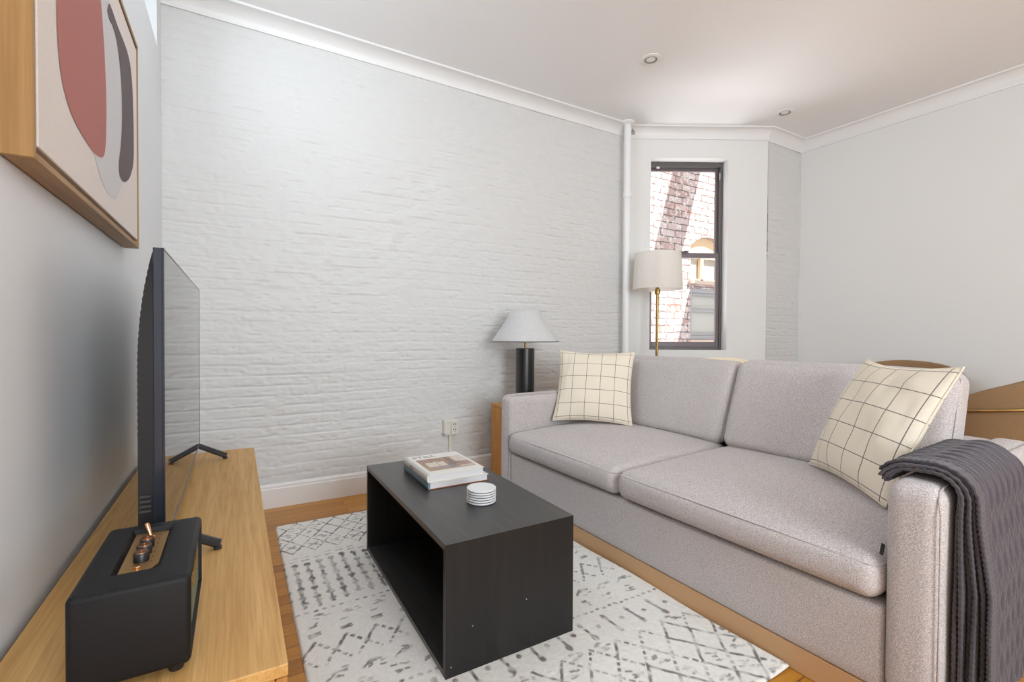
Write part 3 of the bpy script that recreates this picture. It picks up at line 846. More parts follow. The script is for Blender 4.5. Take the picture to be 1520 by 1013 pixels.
# ------------------------------------------------------------------ rug
RX0, RX1, RY0, RY1 = 0.190, 1.585, 0.880, 2.955
def build_rug():
    st = 0.0038
    nx, ny = int((RX1 - RX0) / st), int((RY1 - RY0) / st)
    X, Y = np.meshgrid(np.linspace(0, RX1 - RX0, nx), np.linspace(0, RY1 - RY0, ny), indexing='ij')
    ink = np.zeros((nx, ny))
    wob = 0.0028
    Xw = X + wob * vnoise((nx, ny), (40, 60), 301) + 0.0011 * vnoise((nx, ny), (110, 160), 303)
    Yw = Y + wob * vnoise((nx, ny), (40, 60), 302) + 0.0011 * vnoise((nx, ny), (110, 160), 304)
    fade = np.clip(0.92 + 0.55 * vnoise((nx, ny), (34, 50), 305), 0.25, 1) * np.clip(0.85 + 0.9 * vnoise((nx, ny), (85, 130), 306), 0.35, 1)
    def win(x0, x1, y0, y1):
        i0, i1 = max(0, int(x0 / st) - 6), min(nx, int(x1 / st) + 7); j0, j1 = max(0, int(y0 / st) - 6), min(ny, int(y1 / st) + 7)
        return (slice(i0, i1), slice(j0, j1)) if i1 > i0 and j1 > j0 else None
    def stroke(x0, y0, x1, y1, w=0.0055, a=1.0, dash=0.0):
        s = win(min(x0, x1) - w, max(x0, x1) + w, min(y0, y1) - w, max(y0, y1) + w)
        if s is None:
            return
        dx, dy = x1 - x0, y1 - y0; L2 = dx * dx + dy * dy + 1e-9
        tt = np.clip(((Xw[s] - x0) * dx + (Yw[s] - y0) * dy) / L2, 0, 1)
        d = np.hypot(Xw[s] - x0 - tt * dx, Yw[s] - y0 - tt * dy)
        v = np.clip((w - d) / 0.003 + 0.5, 0, 1) * a
        if dash:
            v = v * (np.sin(tt * math.sqrt(L2) / dash * 2 * PI + x0 * 50) > -0.45)
        ink[s] = np.maximum(ink[s], v)
    def blob(x, y, rx, ry, a=1.0):
        s = win(x - rx, x + rx, y - ry, y + ry)
        if s is None:
            return
        d = np.hypot((Xw[s] - x) / rx, (Yw[s] - y) / ry)
        ink[s] = np.maximum(ink[s], np.clip((1 - d) / 0.35, 0, 1) * a)
    def cross(x, y, r=0.02, a=1.0):
        stroke(x - r, y - r * 0.8, x + r, y + r * 0.8, 0.006, a); stroke(x - r, y + r * 0.8, x + r, y - r * 0.8, 0.006, a)
        blob(x, y, r * 0.55, r * 0.5, a)
    def scatter(x, y, a=0.85):
        for _ in range(6):
            ax, ay = x + random.uniform(-0.024, 0.024), y + random.uniform(-0.022, 0.022)
            stroke(ax - 0.007, ay - random.uniform(-0.004, 0.004), ax + 0.007, ay + random.uniform(-0.004, 0.004), 0.0042, a)
    def lattice(xa, xb, rows, pitch, hh, y0, motif=True, ph=0.052):
        k0 = int(xa / pitch) - 2; k1 = int(xb / pitch) + 2
        for rI in range(rows):
            yc = y0 + rI * hh
            for k in range(k0, k1):
                xn = ph + k * pitch + (pitch / 2 if rI % 2 else 0)
                if xn < xa - pitch or xn > xb:
                    continue
                stroke(xn, yc, xn + pitch / 2, yc + hh, 0.0055, 1, 0.03 if random.random() < 0.3 else 0)
                stroke(xn + pitch / 2, yc + hh, xn + pitch, yc, 0.0055, 1, 0.03 if random.random() < 0.3 else 0)
                if motif:
                    (cross if random.random() < 0.6 else scatter)(xn + pitch, yc + hh if False else yc, 0.018) if random.random() < 0.75 and rI % 2 == 1 else None
    W = RX1 - RX0; H = RY1 - RY0
    # far diamond lattice
    p = 0.1095
    for rI in range(6):
        yc = 1.655 + rI * 0.080
        for k in range(-1, 14):
            xn = -0.002 + k * p + (p / 2 if rI % 2 == 0 else 0) 
            xm = xn + p / 2
            dsh = 0.028 if rng.random() < 0.35 else 0
            stroke(xn, yc, xm, yc + 0.080, 0.0050, 1, dsh); stroke(xm, yc + 0.080, xn + p, yc, 0.0050, 1, 0.028 if rng.random() < 0.35 else 0)
            if rI == 0:
                cross(xn, yc + 0.078, 0.019)
            elif rng.random() < 0.45:
                scatter(xn, yc + 0.08)
    # bead columns
    for k in range(-1, 26):
        xc = 0.047 + k * 0.0555; off = rng.uniform(-0.03, 0.03)
        top = 1.57 + off; n = 0
        stroke(xc - 0.016, top, xc + 0.012, top + 0.004, 0.005, 0.9)
        if rng.random() < 0.6:
            stroke(xc - 0.012, top + 0.03, xc + 0.014, top + 0.033, 0.004, 0.7)
        for y in np.arange(top - 0.045, 1.17 + off * 0.3, -0.078):
            blob(xc, y, 0.0190, 0.023, 1.0); stroke(xc, y, xc, y - 0.078, 0.0075, 0.95)
            n += 1
        for _ in range(3):
            stroke(xc + rng.uniform(-0.014, 0.0), 1.165 + rng.uniform(-0.015, 0.02), xc + rng.uniform(0.0, 0.016), 1.165 + rng.uniform(-0.015, 0.02), 0.0045, 0.9)
    for x in np.arange(0.015, W, 0.033):
        blob(x, 1.090 + rng.uniform(-0.003, 0.003), 0.0115, 0.0075, 1 if rng.random() < 0.85 else 0.5)
    for k in range(14):
        x = 0.097 + k * 0.1145
        scatter(x, 1.042)
        for dd in (-0.008, 0.004):
            stroke(x - 0.060, 0.932 + dd, x - 0.026, 0.936 + dd, 0.006, 0.95)
        stroke(x - 0.05, 0.985, x - 0.03, 0.987, 0.0055, 0.9)
        if rng.random() < 0.5:
            stroke(x - 0.02, 1.01, x - 0.035, 0.99, 0.004, 0.8)
    # single zigzag diamond row
    for k in range(-1, 14):
        xn = 0.106 + (k - 1) * 0.110
        stroke(xn, 0.812, xn + 0.052, 0.884, 0.0065); stroke(xn + 0.052, 0.884, xn + 0.11, 0.812, 0.0065, 1, 0.03)
        stroke(xn, 0.812, xn + 0.04, 0.757, 0.0055, 0.9, 0.03); stroke(xn + 0.07, 0.757, xn + 0.11, 0.812, 0.0055, 0.9, 0.03)
    for k in range(12):
        x = 0.055 + k * 0.112
        scatter(x + 0.05, 0.69 + rng.uniform(-0.01, 0.01)); stroke(x, 0.672, x + 0.035, 0.700, 0.005, 0.85); stroke(x + 0.035, 0.70, x + 0.065, 0.694, 0.005, 0.85)
        scatter(x, 0.612)
    for x in np.arange(0.012, W, 0.031):
        blob(x, 0.552 + rng.uniform(-0.003, 0.003), 0.0115, 0.008)
    # dumbbells and dots
    for k in range(-1, 13):
        x = 0.003 + k * 0.1165
        blob(x, 0.503, 0.013, 0.019); stroke(x, 0.503, x + 0.004, 0.42, 0.0062); blob(x + 0.004, 0.418, 0.0145, 0.021)
        blob(x + 0.058, 0.465, 0.0125, 0.012)
    # near lattice
    p = 0.116
    for rI in range(6):
        yc = 0.375 - rI * 0.076
        for k in range(-1, 13):
            xn = -0.052 + k * p + (p / 2 if rI % 2 else 0)
            stroke(xn, yc, xn + p / 2, yc - 0.076, 0.0052, 1, 0.028 if rng.random() < 0.45 else 0); stroke(xn + p / 2, yc - 0.076, xn + p, yc, 0.0052, 1, 0.028 if rng.random() < 0.45 else 0)
            if rng.random() < 0.5:
                scatter(xn + p / 2, yc)
    ink *= fade
    base = np.array([0.86, 0.85, 0.81]); dark = np.array([0.155, 0.142, 0.142])
    mott = 1 + 0.05 * vnoise((nx, ny), (180, 260), 310)
    col = base[None, None] * mott[..., None] * (1 - ink[..., None]) + dark[None, None] * ink[..., None]
    # gently wavy sofa-side edge and slightly lifted hems
    edge = np.clip((X / W - 0.9) / 0.1, 0, 1) * 0.010 * np.sin(Y * 9.0)
    Z = 0.0105 + 0.0008 * vnoise((nx, ny), (120, 180), 311)
    dmin = np.minimum(np.minimum(X, W - X), np.minimum(Y, H - Y))
    Z = np.where(dmin < 0.008, 0.002 + (Z - 0.002) * np.clip(dmin / 0.008, 0, 1) ** 0.5, Z)
    near = np.clip((X / W - 0.90) / 0.10, 0, 1)
    Z = Z + near ** 2 * 0.011 * (0.55 + 0.45 * np.sin(Y * 9.0 + 0.8))
    P = np.stack([RX0 + X - edge * 0.6 - (0.012 + 0.0285 * np.clip(Y / H, 0, 1) * 2.07) * (X / W), RY0 + Y + 0.012 * np.sin(X * 3.1) * (1 - Y / H) , Z], -1)
    return P, col
P, colr = build_rug()
rg = fastgrid('rug', P, M['rug'], attr=colr)
tag(rg, 'cream woven area rug with charcoal tribal diamonds and beads on wooden floor', 'rug')

# ------------------------------------------------------------------ coffee table
KX0, KX1, KY0, KY1, KZ0, KZ1 = 0.566, 1.066, 1.372, 2.405, 0.0118, 0.4375
t = thing('coffee_table', 'black oak box coffee table open on its long side on the rug', 'coffee table', ((KX0 + KX1) / 2, (KY0 + KY1) / 2, KZ0))
ox, oy, oz = t.location
ft = thing  # alias kept short below
pt = 0.020
def yz_prism(poly, x0, x1):
    V, F = prism(poly, x0, x1)
    return [(v[2] - ox, v[0] - oy, v[1] - oz) for v in V], F
mg = 0.0003
obj('top', yz_prism([(KY0, KZ1), (KY1, KZ1), (KY1 - pt, KZ1 - pt), (KY0 + pt, KZ1 - pt)], KX0, KX1), M['black_oak'], t)
obj('side_panel', yz_prism([(KY0, KZ0), (KY0 + pt, KZ0), (KY0 + pt, KZ1 - pt - mg), (KY0, KZ1 - mg)], KX0, KX1), M['black_oak_z'], t)
obj('side_panel', yz_prism([(KY1, KZ0), (KY1 - pt, KZ0), (KY1 - pt, KZ1 - pt - mg), (KY1, KZ1 - mg)], KX0, KX1), M['black_oak_z'], t)
obj('bottom_panel', lb((KX0, KY0 + pt + 0.0003, KZ0), (KX1, KY1 - pt - 0.0003, KZ0 + pt), 0.0012), M['black_oak'], t)
obj('back_panel', lb((KX1 - 0.016, KY0 + pt + 0.0003, KZ0 + pt + 0.0003), (KX1 - 0.004, KY1 - pt - 0.0003, KZ1 - pt - 0.0006), 0.001), M['black_oak'], t)
for (x, z) in ((0.66, 0.155), (0.865, 0.185), (0.585, 0.045)):
    obj('screw', move(xf(lathe([(0.0024, 0), (0.0024, 0.0008)], 10), Matrix.Rotation(PI / 2, 4, 'X')), (x - ox, KY0 - oy, z - oz)), M['chrome'], t)
obj('worn_edge', lb((KX0 - 0.0004, KY0 + 0.004, KZ1 - pt - 0.0012), (KX0 + 0.003, KY1 - 0.004, KZ1 - pt + 0.0012), 0), M['table_edge'], t)

# ------------------------------------------------------------------ two books
def book(name, label, x0, x1, y0, y1, z0, z1, cov, spine_mat, under=None):
    t = thing(name, label, 'book', ((x0 + x1) / 2, (y0 + y1) / 2, z0), 0, 'books stacked on the coffee table')
    cx, cy, cz = t.location
    c = lambda a, b, bev=0.001: move(box(a, b, bev, 1), (-cx, -cy, -cz))
    th = 0.0032
    sp = []
    for k in range(9):
        a = -PI / 2 + PI * k / 8
        sp.append((x0 + 0.004 - 0.005 * math.cos(a) * 1.0, (z0 + z1) / 2 + (z1 - z0) / 2 * math.sin(a)))
    poly = [(x0 + 0.009, z0)] + sp + [(x0 + 0.009, z1)]
    V, F = prism(poly, y0, y1)
    obj('cover', join(withmat(c((x0 + 0.005, y0, z0), (x1, y1, z0 + th)), 1), withmat(c((x0 + 0.005, y0, z1 - th), (x1, y1, z1)), 0),
        withmat(([(v[0] - cx, v[2] - cy, v[1] - cz) for v in V], F), 2)), [cov, under or cov, spine_mat], t)
    obj('pages', c((x0 + 0.010, y0 + 0.004, z0 + th), (x1 - 0.005, y1 - 0.004, z1 - th), 0), M['paper'], t)
    return t
bz = KZ1 + 0.0003
b2 = book('book', 'lower hardback of the pair, slate blue spine and brown underside', 0.700, 0.986, 1.893, 2.226, bz, bz + 0.0300, M['cover_white'], M['cover_blue'], M['cover_brown'])
b1 = book('book', 'white hardback lettered STILL lying topmost with an interior photo cover', 0.697, 0.966, 1.895, 2.222, bz + 0.0303, bz + 0.0633, M['cover_white'], M['cover_white'])
cx, cy, cz = b1.location
topz = bz + 0.0633
tg = text_geo('STILL', 0.052, 0.0002)
obj('title', ([(v[0] * 1.0 + 0.785 - cx, v[1] * 0.85 + 2.184 - cy, v[2] + topz + 0.0003 - cz) for v in tg[0]], tg[1]), M['ink'], b1)
# printed picture: a room scene in browns and creams
def picture():
    nx, ny = 120, 120
    X, Y = np.meshgrid(np.linspace(0, 1, nx), np.linspace(0, 1, ny), indexing='ij')
    C = np.zeros((nx, ny, 3)); C[:] = (0.34, 0.19, 0.125)
    n = vnoise((nx, ny), (30, 30), 77)
    C *= (1 + 0.35 * n)[..., None]
    def rect(x0, x1, y0, y1, c):
        m = (X > x0) & (X < x1) & (Y > y0) & (Y < y1); C[m] = np.array(c) * (1 + 0.12 * n[m])[:, None]
    rect(0, 1, 0.0, 0.18, (0.42, 0.27, 0.19)); rect(0, 0.30, 0.0, 0.5, (0.38, 0.26, 0.14))
    rect(0.10, 0.50, 0.30, 0.66, (0.72, 0.64, 0.52)); rect(0.30, 0.36, 0.30, 0.72, (0.60, 0.50, 0.40))
    rect(0.18, 0.48, 0.12, 0.30, (0.34, 0.27, 0.29)); rect(0.50, 0.60, 0.08, 0.42, (0.20, 0.17, 0.20))
    rect(0.62, 0.66, 0.18, 1.0, (0.12, 0.085, 0.08)); rect(0.56, 0.74, 0.36, 0.46, (0.13, 0.11, 0.11))
    rect(0.74, 1.0, 0.50, 0.98, (0.70, 0.62, 0.55)); rect(0.80, 1.0, 0.24, 0.36, (0.42, 0.22, 0.22)); rect(0.70, 1.0, 0.05, 0.16, (0.62, 0.52, 0.46))
    P = np.stack([0.728 + X * 0.222 - cx, 1.945 + Y * 0.195 - cy, np.full_like(X, topz + 0.0004 - cz)], -1)
    return P, C
P, C_ = picture()
fastgrid('cover_picture', P, M['print'], b1, smooth=False, attr=C_)
tg = text_geo('STILL', 0.020, 0.0002)
obj('spine_title', ([(0.6955 - v[2] - cx, -v[0] + 2.10 - cy, v[1] + bz + 0.0468 - cz) for v in tg[0]], tg[1]), M['cover_brown'], b1)

# ------------------------------------------------------------------ coasters
CXY = (0.838, 1.668)
names = ['white round coaster at the bottom of the stack on the table', 'second coaster from the bottom of the white stack', 'third coaster from the bottom of the white stack',
         'fourth coaster from the bottom of the white stack', 'fifth coaster from the bottom, just under the top one', 'white round coaster topmost of the stack on the table']
hc = 0.0094
for k in range(6):
    dx, dy = random.uniform(-0.001, 0.001), random.uniform(-0.001, 0.001)
    zb = KZ1 + 0.0003 + k * (hc + 0.0001)
    t = thing('coaster', names[k], 'coaster', (CXY[0] + dx, CXY[1] + dy, zb), 0, 'white coasters stacked on the coffee table')
    obj('disc', lathe([(0.0560, 0.0028), (0.0575, 0.0036), (0.0575, hc - 0.0012), (0.0563, hc), (0.02, hc)], 48), M['ceramic'], t, True, 40)
    obj('backing', lathe([(0.0560, 0.0), (0.0560, 0.0028)], 48), M['navy_cork'], t, True, 40)

# ------------------------------------------------------------------ sofa
SR = math.radians(1.5)
SO = Vector((1.572, 0.487, 0))
sofa = thing('sofa', 'grey lilac tweed two seat sofa facing the black coffee table', 'sofa', SO, SR)
VN, VF, VO = 0.127, 2.145, 2.26       # near arm inner, far arm inner, far arm outer
def puffbox(a, b, r, n=(24, 24, 10), bulge=(0, 0, 0.0), seed=1, wr=0.0):
    """rounded box made from a gridded cube, crowned by bulge along each axis"""
    a = np.array(a, float); b = np.array(b, float); c = (a + b) / 2; h = (b - a) / 2
    def axis(k, m):
        t = np.linspace(-1, 1, m)
        return np.sign(t) * (1 - (1 - np.abs(t)) ** 1.7) if m > 4 else t
    vid = {}; V = []; F = []
    g = [axis(k, n[k] + 1) for k in range(3)]
    def vert(i, j, k):
        key = (i, j, k)
        if key not in vid:
            q = np.array([g[0][i], g[1][j], g[2][k]])
            p = q * h
            core = np.maximum(h - r, 0)
            cl = np.clip(p, -core, core); d = p - cl
            # spherical mapping of the corner region
            L = np.linalg.norm(d); m = np.max(np.abs(d))
            if L > 1e-9:
                p = cl + d / L * m if m > 0 else p
            bx = (1 - q[1] ** 2) * (1 - q[2] ** 2); by = (1 - q[0] ** 2) * (1 - q[2] ** 2); bz_ = (1 - q[0] ** 2) * (1 - q[1] ** 2)
            p = p + np.array([q[0] * bulge[0] * max(bx, 0) ** 0.6, q[1] * bulge[1] * max(by, 0) ** 0.6, q[2] * bulge[2] * max(bz_, 0) ** 0.6])
            vid[key] = len(V); V.append(p + c)
        return vid[key]
    N = n
    for ax in range(3):
        o1, o2 = [(1, 2), (0, 2), (0, 1)][ax]
        for side in (0, N[ax]):
            for i in range(N[o1]):
                for j in range(N[o2]):
                    q = []
                    for di, dj in ((0, 0), (1, 0), (1, 1), (0, 1)):
                        idx = [0, 0, 0]; idx[ax] = side; idx[o1] = i + di; idx[o2] = j + dj
                        q.append(vert(*idx))
                    F.append(tuple(q))
    V = np.array(V)
    if wr:
        s = 40 / max(h); rr = np.random.default_rng(seed); ph = rr.random(12) * 6.28
        w = sum(np.sin(V[:, 0] * f1 + V[:, 1] * f2 + V[:, 2] * f3 + p) for (f1, f2, f3), p in zip([(9, 5, 3), (5, -11, 7), (14, 9, -6), (-7, 15, 10)], ph)) * wr / 4
        dirn = V - c; dirn /= np.linalg.norm(dirn, axis=1)[:, None] + 1e-9
        V = V + dirn * w[:, None]
    return V.tolist(), F

# base and plinth (the plinth is the tan board under the front)
obj('base', puffbox((0.012, VN + 0.002, 0.085), (1.03, VF - 0.002, 0.330), 0.016, (12, 40, 8)), M['sofa'], sofa, True)
obj('plinth', box((0.018, 0.02, 0.001), (1.02, VO - 0.02, 0.0845), 0.002, 1), M['plinth'], sofa)
def arm(v0, v1, skew=0.0):
    V, F = puffbox((0.0, v0, 0.086), (1.07, v1, 0.700), 0.040, (24, 14, 20), (0.004, 0.002, 0.008))
    V = [(x, y + skew * max(0, x) / 1.07, z) for x, y, z in V]
    return V, F
a1 = obj('arm', arm(0.0, VN, 0.030), M['sofa'], sofa, True)
a2 = obj('arm', arm(VF, VO), M['sofa'], sofa, True)
def seamtube(pts, r=0.0024, closed=False):
    return tube(pts, r, 6, closed)
# arm welts: down the outer front corner and back along the top
obj('piping', seamtube([(0.006, 0.006, 0.10), (0.004, 0.004, 0.35), (0.004, 0.004, 0.63), (0.010, 0.010, 0.672), (0.030, 0.014, 0.690), (0.06, 0.014, 0.697), (0.3, 0.022, 0.701), (0.7, 0.034, 0.701), (1.04, 0.043, 0.697)]), M['sofa_seam'], a1, True)
obj('piping', seamtube([(0.006, VF + 0.010, 0.10), (0.004, VF + 0.010, 0.4), (0.006, VF + 0.012, 0.66), (0.030, VF + 0.016, 0.694), (0.06, VF + 0.016, 0.700), (0.5, VF + 0.014, 0.702), (1.04, VF + 0.014, 0.699)]), M['sofa_seam'], a2, True)
obj('back_frame', puffbox((0.94, VN + 0.003, 0.334), (1.07, VF - 0.003, 0.690), 0.03, (8, 36, 12)), M['sofa'], sofa, True)

VS = 1.170
def seat(v0, v1, seed):
    V, F = puffbox((-0.018, v0, 0.338), (0.87, v1, 0.470), 0.050, (34, 44, 12), (0.012, 0.0, 0.0), seed, 0.0022)
    out = []
    for x, y, z in V:
        u = x / 0.87; vv = (y - v0) / (v1 - v0)
        top = max(0, (z - 0.404) / 0.066)
        crown = 0.034 * (1 - (2 * min(max(u, 0), 1) - 1.05) ** 2) * (1 - abs(2 * vv - 1) ** 3) + 0.022 * max(0, u)
        out.append((x, y, z + top * max(0, crown)))
    return out, F
def seat_piping(v0, v1):
    pts = []
    for k in range(25):
        s = k / 24; v = v0 + 0.030 + (v1 - v0 - 0.06) * s
        pts.append((-0.010 - 0.006 * math.sin(PI * s) , v, 0.4475 + 0.004 * math.sin(PI * s)))
    a = [(0.10, v0 + 0.004, 0.446), (0.03, v0 + 0.006, 0.445), (0.004, v0 + 0.014, 0.446)]
    b = [(0.004, v1 - 0.014, 0.446), (0.03, v1 - 0.006, 0.445), (0.10, v1 - 0.004, 0.446)]
    return a + pts + b
for i, (v0, v1) in enumerate(((VN + 0.004, VS - 0.002), (VS + 0.002, VF - 0.004))):
    s_ = obj('seat_cushion', seat(v0, v1, 3 + i), M['sofa'], sofa, True)
    obj('piping', seamtube(seat_piping(v0, v1), 0.0022), M['sofa_seam'], s_, True)

def backc(v0, v1, seed, hb):
    V, F = puffbox((-0.085, v0, 0.0), (0.085, v1, hb), 0.060, (14, 44, 30), (0.016, 0.0, 0.008), seed, 0.003)
    out = []
    for x, y, z in V:
        s = z / hb
        xx = x * (1.12 - 0.22 * s) + 0.845 + 0.145 * s
        out.append((xx, y, z + 0.486))
    return out, F
for i, (v0, v1, hb) in enumerate(((0.205, VS - 0.001, 0.472), (VS + 0.001, VF - 0.01, 0.460))):
    c_ = obj('back_cushion', backc(v0, v1, 13 + i, hb), M['sofa'], sofa, True)
    fr_ = []
    for k in range(13):
        s = k / 12
        fr_.append((0.845 + 0.145 * s - (1.12 - 0.22 * s) * 0.058, v0 + 0.010 - 0.003 * math.sin(PI * s), 0.516 + s * (hb - 0.055)))
    obj('piping', seamtube(fr_, 0.0016), M['sofa_seam'], c_, True)
    fr_ = [(0.845 + 0.145 * (k / 12) - (1.12 - 0.22 * (k / 12)) * 0.058, v1 - 0.010, 0.516 + (k / 12) * (hb - 0.055)) for k in range(13)]
    obj('piping', seamtube(fr_, 0.0016), M['sofa_seam'], c_, True)
obj('care_tag', xf(box((0, -0.0008, -0.020), (0.026, 0.0008, 0.012), 0.0004, 1), Matrix.Translation((0.020, VN + 0.012, 0.498)) @ Matrix.Rotation(math.radians(25), 4, 'Y')), M['tag'], sofa)

# ------------------------------------------------------------------ scatter cushions
def pillow(name, label, center, eul, s, thick, seed, flop=0.0):
    n = 46
    lin_ = np.linspace(-1, 1, n)
    lin_ = np.sign(lin_) * (1 - (1 - np.abs(lin_)) ** 1.25)
    U, Vv = np.meshgrid(lin_, lin_, indexing='ij')
    pin = 0.075
    X = U * (1 - pin * (1 - Vv ** 2) * np.abs(U) ** 2) * s / 2
    Y = Vv * (1 - pin * (1 - U ** 2) * np.abs(Vv) ** 2) * s / 2
    T = thick * (np.clip((1 - U ** 2), 0, 1) ** 0.45) * (np.clip((1 - Vv ** 2), 0, 1) ** 0.45)
    T = T * (1 - 0.25 * (U ** 2 + Vv ** 2) / 2)
    wr = 0.0065 * vnoise((n, n), (5, 5), seed) + 0.004 * vnoise((n, n), (13, 4), seed + 1) + 0.003 * vnoise((n, n), (4, 13), seed + 2)
    rim = np.clip((1 - np.maximum(np.abs(U), np.abs(Vv))) / 0.25, 0, 1)
    sag = -0.018 * flop * np.clip(Vv, 0, 1) ** 2 * (1 - U ** 2)
    Zf = T + wr * rim; Zb = -T * 0.8 + wr * rim
    bend = -0.02 * flop * (U ** 2)
    Pf = np.stack([X, Y + sag, Zf + bend], -1); Pb = np.stack([X, Y + sag, Zb + bend], -1)
    uv = np.stack([(U + 1) / 2, (Vv + 1) / 2], -1)
    idx = np.arange(n * n).reshape(n, n)
    q = lambda I: np.stack([I[:-1, :-1], I[1:, :-1], I[1:, 1:], I[:-1, 1:]], -1).reshape(-1, 4)
    border = (np.maximum(np.abs(U), np.abs(Vv)) > 0.9999)
    idb = np.where(border, idx, idx + n * n)
    faces = np.concatenate([q(idx), q(idb)[:, ::-1]])
    V = np.concatenate([Pf.reshape(-1, 3), Pb.reshape(-1, 3)]); UV = np.concatenate([uv.reshape(-1, 2)] * 2)
    used = np.unique(faces); remap = -np.ones(len(V), int); remap[used] = np.arange(len(used))
    V = V[used]; UV = UV[used]; faces = remap[faces]
    me = bpy.data.meshes.new('cover'); me.from_pydata(V.tolist(), [], faces.tolist())
    ul = me.uv_layers.new(name='UVMap'); ul.data.foreach_set('uv', UV[faces.reshape(-1)].astype(np.float32).reshape(-1))
    me.polygons.foreach_set('use_smooth', [True] * len(me.polygons)); me.materials.append(M['pillow']); me.update()
    rotm = eul.to_matrix()
    t = thing(name, label, 'cushion', center, 0, 'checked cushions on the sofa')
    o = bpy.data.objects.new('cover', me); link(o, t); o.rotation_euler = eul
    # welted seam all round
    ring = []
    m = 40
    for side in range(4):
        for k in range(m):
            a = -1 + 2 * k / m
            u, v = [(a, -1), (1, a), (-a, 1), (-1, -a)][side]
            x = u * (1 - pin * (1 - v * v) * abs(u) ** 2) * s / 2; y = v * (1 - pin * (1 - u * u) * abs(v) ** 2) * s / 2
            sg = -0.018 * flop * max(v, 0) ** 2 * (1 - u * u)
            ring.append((x, y + sg, -0.02 * flop * u * u))
    so = obj('seam', tube(ring, 0.0035, 6, True), M['pillow'], t, True)
    so.rotation_euler = eul
    return t
RE = lambda a, b, c: Euler((math.radians(a), math.radians(b), math.radians(c)), 'XYZ')
pillow('scatter_cushion', 'cream checked cushion tilted against the sofa arm nearest the purple throw', (2.160, 0.896, 0.766), RE(64.4, 0.3, -128), 0.535, 0.075, 41, 1.0)
pillow('scatter_cushion', 'cream checked cushion upright in the far corner of the sofa by the table lamp', (2.096, 2.484, 0.753), RE(64, 0.8, -46), 0.515, 0.072, 51, 0.25)

# ------------------------------------------------------------------ knitted throw over the near arm
def throw_layer(o_top, o_hang, u0, u1, z_end, z_in, seed, amp, rib=True):
    """cloth draped over the near arm: s runs from the seat side over the top and down the outside, t runs along the arm"""
    ns, nt = 320, 150
    r = 0.045
    top = 0.714; vi = VN + 0.011; vo = -0.010
    path = []
    a0 = (z_in - 0.625) / 0.045 * 0.55        # the seat-side hem ends on the rounded corner of the arm
    for k in range(0, 9):
        a = a0 + k / 8 * (PI / 2 - a0)
        path.append((vi - r + r * math.cos(a), top - r + r * math.sin(a)))
    path.append((vo + r, top))
    for k in range(1, 9):
        a = PI / 2 + k / 8 * PI / 2
        path.append((vo + r + r * math.cos(a), top - r + r * math.sin(a)))
    path.append((vo, z_end))
    pp = np.array(path); d = np.r_[0, np.cumsum(np.hypot(*np.diff(pp, axis=0).T))]
    S = np.linspace(0, d[-1], ns)
    pv = np.interp(S, d, pp[:, 0]); pz_ = np.interp(S, d, pp[:, 1])
    k = np.ones(15) / 15
    tv = np.gradient(pv); tz = np.gradient(pz_); L = np.hypot(tv, tz)
    nv, nz_ = tz / L, -tv / L          # outward normal of the arm section
    nv = np.convolve(np.pad(nv, 7, 'edge'), k, 'valid'); nz_ = np.convolve(np.pad(nz_, 7, 'edge'), k, 'valid')
    t = np.linspace(0, 1, nt)
    Sg, Tg = np.meshgrid(S, t, indexing='ij')
    hang = np.clip((Sg - (d[-1] - 0.62)) / 0.62, 0, 1)
    w = u1 - u0
    x = Tg * w
    crown = 0.010 * np.exp(-((Sg - 0.12) / 0.08) ** 2)
    base = o_top + (o_hang - o_top) * np.clip(hang * 2.2, 0, 1) + crown + 0.002 * np.exp(-(Sg / 0.05) ** 2)
    fold = amp * hang ** 0.8 * (0.7 * np.sin(Tg * 7 + seed) + 0.3 * np.sin(Tg * 15 + 2 * seed + Sg * 2))
    if rib:
        border = x < 0.050
        xc = x - 0.050
        ph = xc * 2 * PI / 0.062
        cable = np.clip(np.cos(ph) * 0.5 + 0.5, 0, 1)
        tw = np.sin(Sg * 2 * PI / 0.085 + np.sin(ph) * 2.6)
        rel = np.where(border, 0.0032 * np.abs(np.sin(Sg * PI / 0.0125)), 0.0018 * np.cos(ph * 3) + 0.0042 * cable * tw)
        rel = np.where(np.abs(x - 0.0525) < 0.004, -0.003, rel)
    else:
        rel = 0.0011 * np.sin(Sg * 2 * PI / 0.016 + 2.0 * np.sin(x * 90)) * np.exp(-x / 0.03) + 0.0014 * np.sin(x * 2 * PI / 0.017)
    o = base + rel + fold
    edge_w = (0.004 * np.sin(Sg * 8 + seed) + 0.002 * np.sin(Sg * 21 + seed)) * (1 - Tg)
    uu = u0 + x + edge_w - 0.018 * hang * (1 - Tg) + 0.015 * hang * Tg
    skew = 0.030 * uu / 1.07
    return np.stack([uu, pv[:, None] + nv[:, None] * o + skew, pz_[:, None] + nz_[:, None] * o], -1)
def throw_geo():
    specs = [(0.003, 0.005, 0.060, 0.500, 0.120, 0.640, 0.3, 0.002, False), (0.008, 0.018, 0.050, 0.510, 0.100, 0.645, 1.9, 0.003, False),
             (0.013, 0.031, 0.066, 0.520, 0.110, 0.650, 3.3, 0.003, False), (0.018, 0.044, 0.054, 0.530, 0.095, 0.655, 4.7, 0.003, False),
             (0.022, 0.056, 0.070, 0.540, 0.100, 0.660, 2.4, 0.003, False), (0.028, 0.068, 0.062, 0.555, 0.105, 0.664, 0.9, 0.004, True)]
    return [throw_layer(*q) for q in specs]
layers = throw_geo()
gs = [gridgeo(P) for P in layers]
th = obj('throw_blanket', join(*gs), M['throw'], None, True)
th.matrix_world = Matrix.Translation(SO) @ Matrix.Rotation(SR, 4, 'Z')
sm = th.modifiers.new('thickness', 'SOLIDIFY'); sm.thickness = 0.0075; sm.offset = 0
